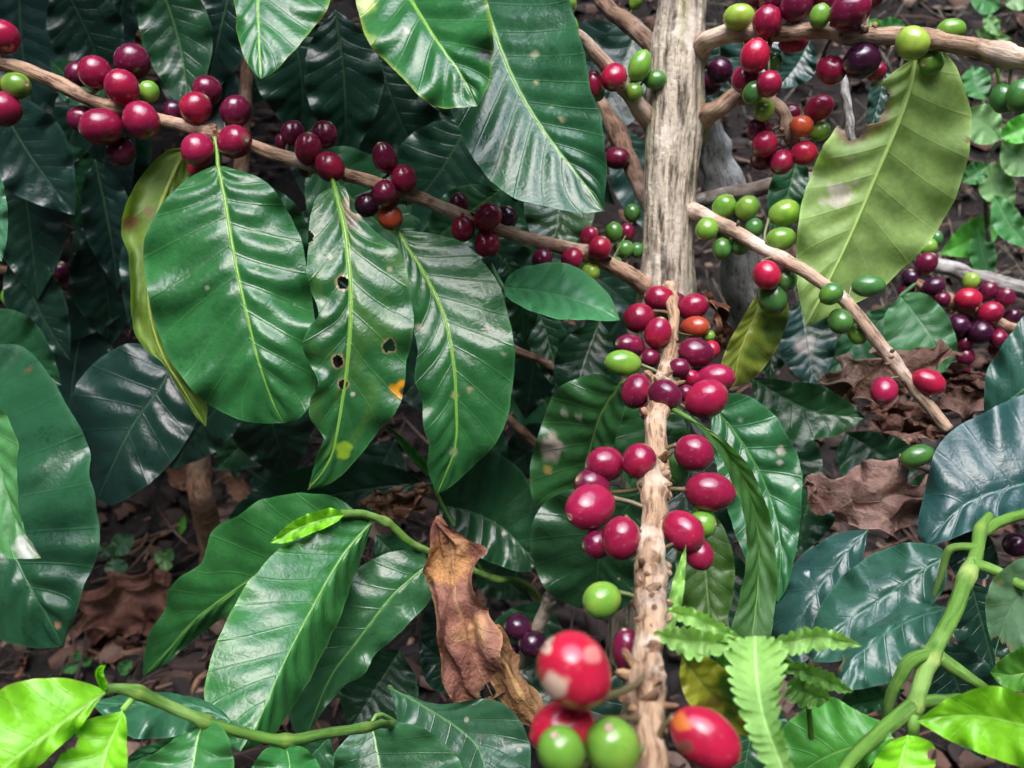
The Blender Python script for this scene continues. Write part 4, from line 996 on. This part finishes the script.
leaf(rt, [(985, 418), (1010, 400), (1040, 375), (1080, 340)], [(984, 395), (988, 369), (1008, 337), (1030, 310), (1060, 300)], [(1010, 412), (1045, 408), (1075, 385)], [.42, .41, .405, .40], ((.022, .085, .060), (.10, .22, .10)), N=7, q=.05, dl=.006, label='upper bluish leaf at the right edge')
leaf(rt, [(1080, 470), (1024, 484), (981, 497), (955, 512), (926, 546)], [(1060, 400), (1024, 395), (985, 412), (955, 428), (938, 446), (930, 470), (922, 500), (918, 530)], [(1060, 505), (1024, 512), (980, 528), (950, 540)], [.39, .385, .385, .385, .385], ((.020, .070, .065), (.06, .14, .10)), N=7, q=.08, dl=.018, dr=-.012, nt=90, ns=36, pet=[(1080, 440, .55)], label='broad bluish leaf with soft quilted veins')
BX = Stem('branch', rt, [(1075, 470, .55, 5), (960, 474, .47, 4), (902, 462, .44, 3)], DARKM)
berry(BX, 917, 456, 17, 11, 'G', d=.43, ang=20)
leaf(rt, [(900, 296), (915, 315), (932, 340), (945, 372)], [(885, 315), (885, 345), (905, 368), (925, 374)], [(915, 292), (932, 298), (950, 320), (957, 350)], [.50, .495, .49, .49], ((.045, .15, .055), (.10, .24, .10)), 'soft', N=7, q=.05, label='mid green leaf behind the bare cut branch', pet=[(915, 284, .55)])
leaf(rt, [(900, 305), (875, 325), (850, 350), (828, 380)], [(880, 308), (855, 320), (835, 345), (825, 368)], [(905, 330), (895, 360), (865, 380)], [.52, .515, .51, .505], ((.03, .115, .05), (.08, .20, .09)), 'soft', N=7)
leaf(rt, [(752, 378), (780, 395), (815, 412), (866, 418)], [(768, 378), (795, 382), (820, 385), (846, 400)], [(753, 400), (758, 425), (790, 440), (835, 436)], [.46, .455, .45, .445], ((.016, .070, .022), (.05, .15, .05)), N=8, q=.05, label='dark green level leaf in front of the brown crumpled one')
leaf(rt, [(845, 432), (868, 446), (890, 460), (918, 470)], [(870, 431), (895, 436), (912, 448)], [(838, 450), (842, 475), (870, 488), (900, 484)], [.50, .495, .49, .49], ((.022, .09, .04), (.08, .2, .09)), N=7, label='green leaf above the brown triangular one')
gleaf(rt, (800, 300), (815, 392), 30, [.52, .50], 'blue', label='bluish leaf with pale blotches', spots=[(805, 345, 10, (.30, .27, .25))])
gleaf(rt, (775, 300), (770, 380), 24, [.53, .52], 'dark')
gleaf(rt, (780, 420), (800, 520), 34, [.50, .48], 'dark')
gleaf(rt, (960, 470), (890, 520), 20, [.47, .47], 'dark')
gleaf(rt, (820, 470), (790, 560), 30, [.47, .46], 'dark')
gleaf(rt, (950, 540), (1000, 575), 26, [.40, .40], 'deep')
BY = Stem('branch', rt, [(1090, 560, .55, 5), (1050, 555, .46, 4), (1025, 550, .43, 3)], DARKM)
berry(BY, 1016, 545, 13, 12, 'p', d=.42)

# ================================================================== twig with dark cherries, behind the near cherries
gd = ground_at(470, 760)
tw = empty('coffee_twig', tuple(P(462, 780, ground_at(462, 780))), 'short grey coffee twig with three blackish cherries beside the hanging brown dead leaf', 'coffee twig')
B7 = Stem('branch', tw, [(462, 780, ground_at(462, 780), 5), (490, 730, .56, 6), (518, 672, .47, 6.5), (532, 640, .45, 6.5), (545, 612, .44, 6.5), (552, 596, .435, 7)], LICHM, [(535, 635, .2), (551, 598, .2)], tint=(.85, .72, .58))
for a in [(518, 627, 14, 13, 'p', -.004), (533, 644, 14, 13.5, 'p', -.012), (512, 655, 12, 12, 'p', .002)]:
    berry(B7, *a)

# ================================================================== fern
fb = P(742, 640, .235)
fe = empty('fern', (fb[0], fb[1], float(zt(fb[0], fb[1]))), 'light green fern frond with saw toothed leaflets hanging before the lowest cherry', 'fern')
Stem('frond_stalk', fe, [(800, 1000, .40, 3), (812, 800, .30, 3), (805, 690, .262, 3), (780, 655, .245, 3), (742, 642, .232, 3.2), (690, 640, .236, 2.2)], GREENM, n=60, sides=8, tint=(1.3, 1.25, 1.2))
leaf(fe, [(755, 636), (756, 670), (762, 710), (775, 748), (795, 800)], [(728, 640), (724, 660), (734, 700), (750, 740), (772, 785)], [(778, 638), (789, 655), (784, 690), (782, 720), (790, 755), (798, 785)], [.228, .22, .21, .205, .20], 'fern', 'soft', N=15, q=.06, nt=150, ns=16, serr=(17, .42), name='leaflet', label='longest saw toothed leaflet, hanging', wave=.0012)
leaf(fe, [(740, 640), (710, 642), (680, 640), (653, 632)], [(720, 633), (690, 626), (665, 628)], [(722, 655), (695, 662), (668, 648)], [.234, .232, .23, .228], 'fern', 'soft', N=10, nt=90, ns=12, serr=(10, .42), name='leaflet')
leaf(fe, [(745, 640), (720, 630), (690, 616), (664, 611)], [(722, 622), (695, 608), (675, 606)], [(718, 640), (690, 628), (672, 618)], [.238, .24, .242, .245], 'fern', 'soft', N=10, nt=90, ns=12, serr=(11, .42), name='leaflet')
leaf(fe, [(762, 646), (790, 642), (825, 638), (862, 646)], [(785, 632), (810, 626), (840, 632)], [(788, 656), (815, 652), (842, 650)], [.232, .236, .24, .245], 'fern', 'soft', N=10, nt=100, ns=12, serr=(12, .45), name='leaflet')
leaf(fe, [(778, 668), (800, 670), (825, 680), (854, 692)], [(800, 661), (828, 670), (845, 683)], [(795, 678), (820, 688), (842, 694)], [.248, .25, .255, .26], ((.12, .28, .06), (.2, .4, .1)), 'soft', N=9, nt=80, ns=10, serr=(11, .42), name='leaflet')
leaf(fe, [(788, 682), (800, 688), (815, 695), (830, 700)], [(797, 677), (815, 680), (828, 690)], [(784, 697), (800, 708), (818, 708)], [.258, .26, .262, .265], ((.14, .30, .07), (.22, .4, .12)), 'soft', N=7, nt=80, ns=12, serr=(7, .42), name='leaflet')
leaf(fe, [(735, 645), (725, 660), (716, 675), (708, 690)], [(722, 652), (712, 668)], [(735, 660), (728, 675), (718, 688)], [.238, .24, .242, .245], ((.10, .26, .06), (.2, .4, .1)), 'soft', N=7, nt=70, ns=10, serr=(7, .42), name='leaflet')

# ================================================================== dead leaves
def dead(label, mid, A, B, d, c, **kw):
    kw.setdefault('crk', .006)
    kw.setdefault('q', .05)
    kw.setdefault('nt', 80)
    kw.setdefault('ns', 36)
    kw.setdefault('wave', .004)
    kw.setdefault('name', 'dead_leaf')
    o = leaf(None, mid, A, B, d, c, 'dead', **kw)
    return tag(o, label, 'dead leaf', 'dead coffee leaves')


dead('long rust brown dead leaf with a curled ragged edge hanging upright in the centre', [(441, 515), (452, 560), (462, 610), (476, 660), (496, 702)],
     [(436, 518), (431, 534), (433, 590), (436, 642), (447, 679), (458, 704), (475, 712)], [(452, 522), (470, 540), (487, 549), (483, 572), (487, 594), (490, 614), (504, 636), (508, 665), (506, 690)],
     [.395, .39, .38, .375, .375], ((.23, .105, .075), (.34, .2, .1)), dl=.010, dr=-.006, edge=(.40, .22, .09), spots=[(450, 560, 26, (.42, .21, .08)), (478, 545, 14, (.20, .08, .05)), (478, 630, 15, (.42, .24, .12)), (455, 545, 12, (.50, .28, .13)), (478, 632, 4, (.55, .4, .35))], holes=[(492, 600, 5), (490, 690, 7)], wf=3)
dead('narrow rolled golden brown dead leaf beside the long hanging one', [(498, 624), (500, 650), (512, 676), (528, 705), (545, 728)], [(490, 640), (490, 670), (505, 700), (525, 722)], [(507, 640), (518, 668), (535, 695), (546, 715)], [.375, .372, .368, .365, .362], ((.27, .145, .065), (.42, .27, .10)), dl=.008, dr=.006, wave=.001, crk=.003, nt=50, ns=18, ribw=1.5)
dead('pinkish brown crumpled triangular dead leaf at the right', [(928, 500), (900, 495), (860, 502), (803, 487)], [(935, 487), (908, 482), (886, 459), (851, 474), (825, 482)], [(928, 515), (908, 525), (893, 543), (868, 530), (835, 520), (812, 508)], [.455, .44, .435, .44], ((.25, .155, .125), (.30, .2, .16)), dl=.015, dr=-.012, crk=.010)
dead('pale brown crinkled dead leaf caught behind the cut end of the bare branch', [(818, 384), (850, 385), (885, 378), (920, 366), (948, 350)], [(838, 378), (862, 364), (885, 366), (905, 354), (930, 352)], [(830, 396), (860, 402), (900, 398), (935, 385)], [.475, .47, .468, .47, .475], ((.28, .19, .145), (.3, .22, .17)), dl=.012, crk=.010)
dead('dark brown crumpled dead leaf below the cut end of the bare branch', [(870, 405), (890, 415), (915, 425), (942, 440)], [(885, 396), (910, 402), (935, 420)], [(868, 420), (890, 440), (925, 445)], [.465, .462, .46, .46], ((.17, .095, .07), (.2, .12, .09)), crk=.010)
dead('deep brown hollow dead leaf under the dark cherry cluster', [(930, 375), (955, 385), (985, 392), (1010, 395)], [(945, 366), (970, 372), (995, 380)], [(935, 398), (960, 425), (985, 415)], [.51, .50, .495, .50], ((.14, .08, .06), (.2, .12, .09)), crk=.012)
dead('curled copper dead leaf just right of the trunk foot of the fruiting branch', [(703, 292), (716, 308), (724, 326), (716, 348)], [(700, 300), (708, 318), (712, 338)], [(712, 293), (726, 305), (734, 328), (724, 345)], [.455, .45, .45, .455], ((.28, .14, .085), (.3, .2, .1)), nt=40, ns=16, curl=-.01)
dead('small tan dead leaf resting below the two long hanging leaves', [(360, 500), (385, 502), (410, 500), (432, 490)], [(375, 493), (405, 488), (425, 485)], [(370, 510), (395, 520), (420, 508)], [.46, .455, .45, .45], ((.26, .16, .10), (.3, .2, .13)), nt=40, ns=16)
g1 = ground_at(120, 620)
dead('large dark brown dead leaf lying on the soil at the left', [(172, 575), (140, 590), (110, 612), (72, 640)], [(150, 566), (115, 572), (90, 590), (70, 618)], [(175, 600), (150, 625), (110, 642)], [g1 - .05, g1 - .06, g1 - .045, g1 - .03], ((.15, .07, .05), (.2, .12, .08)), crk=.018, wave=.012)
dead('folded umber dead leaf on the soil beneath the large dark brown one', [(70, 645), (100, 650), (130, 645), (160, 655)], [(90, 635), (120, 632), (150, 640)], [(85, 668), (115, 672), (145, 668)], [g1 - .03, g1 - .04, g1 - .04, g1 - .03], ((.10, .05, .035), (.16, .1, .07)), crk=.014, nt=40, ns=18)
dead('small orange dead leaf standing in the shade behind the scorched leaf', [(272, 441), (273, 455), (276, 470)], [(266, 446), (267, 460)], [(279, 445), (281, 458)], [.72, .715, .715], ((.50, .22, .03), (.4, .2, .05)), nt=24, ns=10, crk=.002)
g2 = ground_at(170, 480)
dead('tawny dead leaf on the soil left of the brown stem', [(165, 470), (180, 478), (198, 480)], [(175, 466), (190, 470)], [(172, 486), (188, 490)], [g2 - .05] * 3, ((.24, .13, .085), (.3, .18, .1)), nt=24, ns=12)
dead('tawny dead leaf on the soil right of the brown stem', [(225, 475), (240, 485), (248, 502)], [(235, 472), (250, 484)], [(226, 490), (238, 502)], [g2 - .06] * 3, ((.22, .12, .075), (.3, .18, .1)), nt=24, ns=12)

# ================================================================== twigs and the lichen stump
def stick(label, pts, mat, tint=(1, 1, 1), name='twig', cat='twig', group='bare twigs', **kw):
    s = Stem(name, None, pts, mat, tint=tint, n=60, sides=10, **kw)
    return tag(s.o, label, cat, group)


stick('bare grey brown twig slanting down under the small level green leaf', [(470, 330, .56, 4), (519, 352, .55, 4.5), (545, 363, .55, 4.5), (572, 375, .545, 4), (600, 385, .54, 4)], BARKM, (.75, .68, .65))
stick('bare brown twig slanting behind the damaged dark leaf', [(490, 405, .60, 4), (512, 422, .59, 4.5), (535, 443, .58, 4.5), (560, 470, .57, 4)], BARKM, (.62, .55, .5))
stick('thin upright grey twig crossing the shade above the slanting twigs', [(587, 300, .54, 2), (582, 330, .545, 2), (573, 370, .55, 2), (568, 410, .56, 2)], LICHM, (.5, .5, .5))
stick('whitish lichen covered twig hanging left of the large pale leaf', [(838, 60, .44, 3), (844, 85, .44, 4), (848, 115, .44, 4.5), (853, 146, .44, 4)], LICHM, (1.35, 1.35, 1.35))
lp = P(735, 250, .62)
stick('grey lichen crusted old stump leaning behind the trunk', [(760, 360, .66, 22), (740, 250, .60, 22), (725, 190, .57, 20), (715, 150, .56, 16), (706, 120, .555, 12), (700, 90, .55, 9)], LICHM, (.9, .9, .92), 'stump', 'stump', None, jit=.4)
stick('dark mossy fallen branch crossing low behind the trunk', [(680, 205, .56, 7), (715, 197, .55, 8), (750, 190, .55, 8), (800, 182, .56, 7), (850, 170, .58, 6)], DARKM, (1.2, 1.2, 1.2))
stick('weathered grey stick lying above the dark cherry cluster', [(930, 262, .66, 7), (965, 274, .64, 8), (1000, 284, .62, 8), (1060, 298, .60, 8)], LICHM, (.75, .72, .7))
for lab, pts, tint in [('pale reddish stick lying on the soil under the broad left leaf', [(14, 690), (22, 665), (30, 640)], (.9, .6, .5)), ('dark stick lying across the soil left of the sapling', [(80, 660), (120, 655), (165, 645)], (.4, .33, .3)), ('pale bent stick poking out below the sapling leaf', [(188, 700), (198, 680), (210, 672)], (.9, .8, .75)),
                       ('thin stick crossing the soil beside the brown stem', [(130, 545), (160, 535), (185, 520)], (.55, .45, .4)), ('forked pale stick in the gap right of the sapling', [(392, 690), (402, 660), (412, 640)], (.7, .6, .58))]:
    stick(lab, [(u, v, ground_at(u, v) - .008, 3) for u, v in pts], BARKM, tint)
random.seed(5)

# ================================================================== seedlings on the bank and the soil
def seedling(label, stalk, leaves, group=None, dark=False):
    u, v, d, _ = stalk[0]
    r = empty('weed_seedling', tuple(P(u, v, d)), label, 'seedling', group)
    Stem('stem', r, stalk, DARKM if dark else GREENM, n=30, sides=8)
    for b, tp, wd, d, c in leaves:
        gleaf(r, b, tp, wd, [d, d - .004], c, kind='soft', bow=rng.uniform(-.1, .1), N=6, q=.025, nt=36, ns=14)


ga = ground_at(990, 262)
pl, md, fr_ = ((.16, .31, .12), (.22, .38, .17)), ((.06, .21, .065), (.12, .28, .1)), ((.08, .33, .04), (.17, .4, .1))
seedling('upright weed seedling with pale oval leaves on a thin dark stem below the thick branch', [(990, 300, .70, 2.5), (989, 250, .69, 2.5), (986, 200, .68, 2.5), (988, 160, .67, 2.5), (1000, 140, .66, 2)],
         [((1000, 140), (958, 112), 21, .66, pl), ((1002, 142), (1042, 172), 19, .66, pl), ((1000, 138), (1046, 112), 14, .65, fr_), ((990, 162), (1014, 208), 19, .67, pl), ((988, 165), (962, 182), 12, .67, md)], dark=True)
seedling('low weed seedling with two broad fresh leaves beneath the upright one', [(975, 300, .72, 2), (970, 255, .71, 2), (965, 240, .705, 2)],
         [((1000, 218), (940, 254), 18, .70, fr_), ((994, 195), (1036, 250), 15, .66, md), ((978, 228), (992, 285), 14, .69, md)])
seedling('weed seedling with grey green leaves at the top right corner', [(1000, 90, .95, 2), (995, 50, .93, 2), (998, 20, .92, 2)],
         [((1000, 8), (968, -6), 14, .92, md), ((1005, 5), (1035, -10), 14, .91, pl), ((985, 14), (1000, 36), 8, .92, pl), ((975, 30), (1012, 38), 7, .93, pl)])
seedling('weed seedling with one round leaf behind the thick branch near the right edge', [(985, 130, .88, 2), (982, 100, .87, 2), (975, 75, .86, 2)],
         [((972, 66), (985, 100), 17, .84, md), ((905, 25), (875, 30), 9, .80, md), ((868, 20), (900, 38), 8, .82, fr_)])
seedling('tiny weed seedling with round leaves on the dark soil left of the brown stem', [(112, 590, ground_at(112, 592) - .005, 2), (112, 570, ground_at(112, 592) - .03, 2), (114, 555, ground_at(112, 592) - .04, 2)],
         [((112, 558), (118, 580), 12, ground_at(112, 592) - .05, ((.03, .085, .04), (.05, .12, .05))), ((114, 555), (135, 535), 11, ground_at(112, 592) - .05, ((.03, .085, .04), (.05, .12, .05))), ((112, 556), (98, 545), 8, ground_at(112, 592) - .05, ((.03, .085, .04), (.05, .12, .05)))])
gq = ground_at(165, 570)
seedling('tiny weed seedling with a lobed pale leaf beside the brown stem on the soil', [(165, 575, gq - .004, 2), (166, 562, gq - .02, 2), (165, 552, gq - .03, 2)],
         [((166, 562), (155, 552), 7, gq - .035, pl), ((166, 562), (172, 548), 7, gq - .035, md), ((166, 560), (166, 572), 7, gq - .04, pl), ((180, 535), (185, 515), 4, gq - .04, fr_)])
gq = ground_at(80, 670)
seedling('cluster of tiny round weed leaves on the soil above the lime shoot', [(80, 678, gq - .004, 2), (80, 668, gq - .012, 1.5), (79, 660, gq - .02, 1.5)],
         [((79, 662), (78, 650), 5, gq - .02, md), ((80, 664), (92, 660), 5, gq - .02, md), ((79, 664), (60, 672), 6, gq - .02, md), ((120, 675), (132, 660), 7, gq - .02, md)])

# dry grass and rootlets hanging on the bank behind the right cluster: nobody could count them
GV, GF, go, GS = [], [], 0, []
for _ in range(420):
    u, v = rng.uniform(700, 1040), rng.uniform(-10, 300)
    if 100 < v and u < 880 and rng.random() < .5:
        continue
    d = min(ground_at(u, v), 1.6) - rng.uniform(.0, .05)
    p0 = P(u, v, d)
    dirv = rng.normal(size=3) * np.array([.5, .3, 1]) + np.array([.1, -.2, -.3])
    dirv /= np.linalg.norm(dirv)
    l_ = rng.uniform(.03, .12)
    bend = rng.normal(size=3) * .3 * l_
    sv, sf, ss = tube(np.array([p0, p0 + dirv * l_ * .5 + bend * .4, p0 + dirv * l_ + bend]), np.array([1, .8, .4]) * rng.uniform(.0004, .0011), 4)
    GV.append(sv)
    GF += [tuple(i + go for i in f) for f in sf]
    GS.append(ss)
    go += len(sv)
tag(obj('dry_grass', np.vstack(GV), GF, LICHM, None, {'stem': ('FLOAT_VECTOR', np.vstack(GS)), 'col': ('FLOAT_COLOR', np.tile((.75, .66, .52), (go, 1)))}, origin=(0, 0, 0)),
    'tangle of thin dry grass and rootlets on the bank behind the branches', 'dry grass', kind='stuff')

# unseen ring of big leaves, added to keep the low sky off the shrubs
wv, wf_, wc = [], [], []
n_ = 15000
az = rng.uniform(0, 2 * math.pi, n_)
el = np.arcsin(rng.uniform(0, 1, n_) ** 1.3 * math.sin(math.radians(56)))
rad = rng.uniform(2.6, 4.2, n_)
for i in range(n_):
    x, y = math.sin(az[i]) * math.cos(el[i]) * rad[i], .3 + math.cos(az[i]) * math.cos(el[i]) * rad[i]
    z = .55 + math.sin(el[i]) * rad[i] * 1.05
    if noise.noise(Vector((x * .9, y * .9, z * .9))) > .5 or z < float(zt(x, y)) + .15:
        continue
    l_, wd = rng.uniform(.30, .5), rng.uniform(.14, .22)
    a = Vector((rng.normal(), rng.normal(), -.9 + rng.normal() * .5)).normalized()
    b = a.cross(Vector(rng.normal(size=3))).normalized()
    nn = a.cross(b)
    c0 = Vector((x, y, z))
    o_ = len(wv)
    for t_, w_ in ((0, .05), (.3, 1), (.65, .8), (1, .03)):
        for s_ in (-1, 0, 1):
            wv.append(tuple(c0 + a * (t_ - .5) * l_ + b * s_ * w_ * wd * .5 + nn * (abs(s_) * .012 - .06 * t_ * t_)))
            wc.append(None)
    cc = np.array(random.choice([(.015, .05, .018), (.022, .07, .022), (.03, .09, .025), (.012, .04, .02)]))
    wc[o_:] = [cc] * 12
    wf_ += [(o_ + r * 3 + k_, o_ + r * 3 + k_ + 1, o_ + r * 3 + k_ + 4, o_ + r * 3 + k_ + 3) for r in range(3) for k_ in range(2)]
for _ in range(650):  # unseen overhead leaf clumps, added to shade the background leaves at the left
    x, y, z = rng.uniform(-1.3, .02), rng.uniform(.52, 1.4), rng.uniform(.88, 1.35)
    z += max(0, y - .8) * .25
    l_, wd = rng.uniform(.12, .17), rng.uniform(.05, .07)
    a = Vector((rng.normal() * .6, rng.normal() * .6 - .5, -.6 + rng.normal() * .4)).normalized()
    b = a.cross(Vector((rng.normal() * .4, rng.normal() * .4, 1))).normalized()
    nn = a.cross(b)
    c0 = Vector((x, y, z))
    o_ = len(wv)
    for t_, w_ in ((0, .05), (.3, 1), (.65, .8), (1, .03)):
        for s_ in (-1, 0, 1):
            wv.append(tuple(c0 + a * (t_ - .5) * l_ + b * s_ * w_ * wd * .5 + nn * (abs(s_) * .006 - .02 * t_ * t_)))
            wc.append((.016, .055, .02))
    wf_ += [(o_ + r * 3 + k_, o_ + r * 3 + k_ + 1, o_ + r * 3 + k_ + 4, o_ + r * 3 + k_ + 3) for r in range(3) for k_ in range(2)]
k = NT('sky blocking leaf')
k.l(k.attr('col').outputs['Color'], k.p.inputs['Base Color'])
k.p.inputs['Roughness'].default_value = .45
tag(obj('sky_blocking_foliage', wv, wf_, k.m, None, {'col': ('FLOAT_COLOR', np.array(wc))}, origin=(0, 0, 0)),
    'unseen dark leaves added round and above the coffee shrubs to block sky light', 'foliage', kind='stuff')
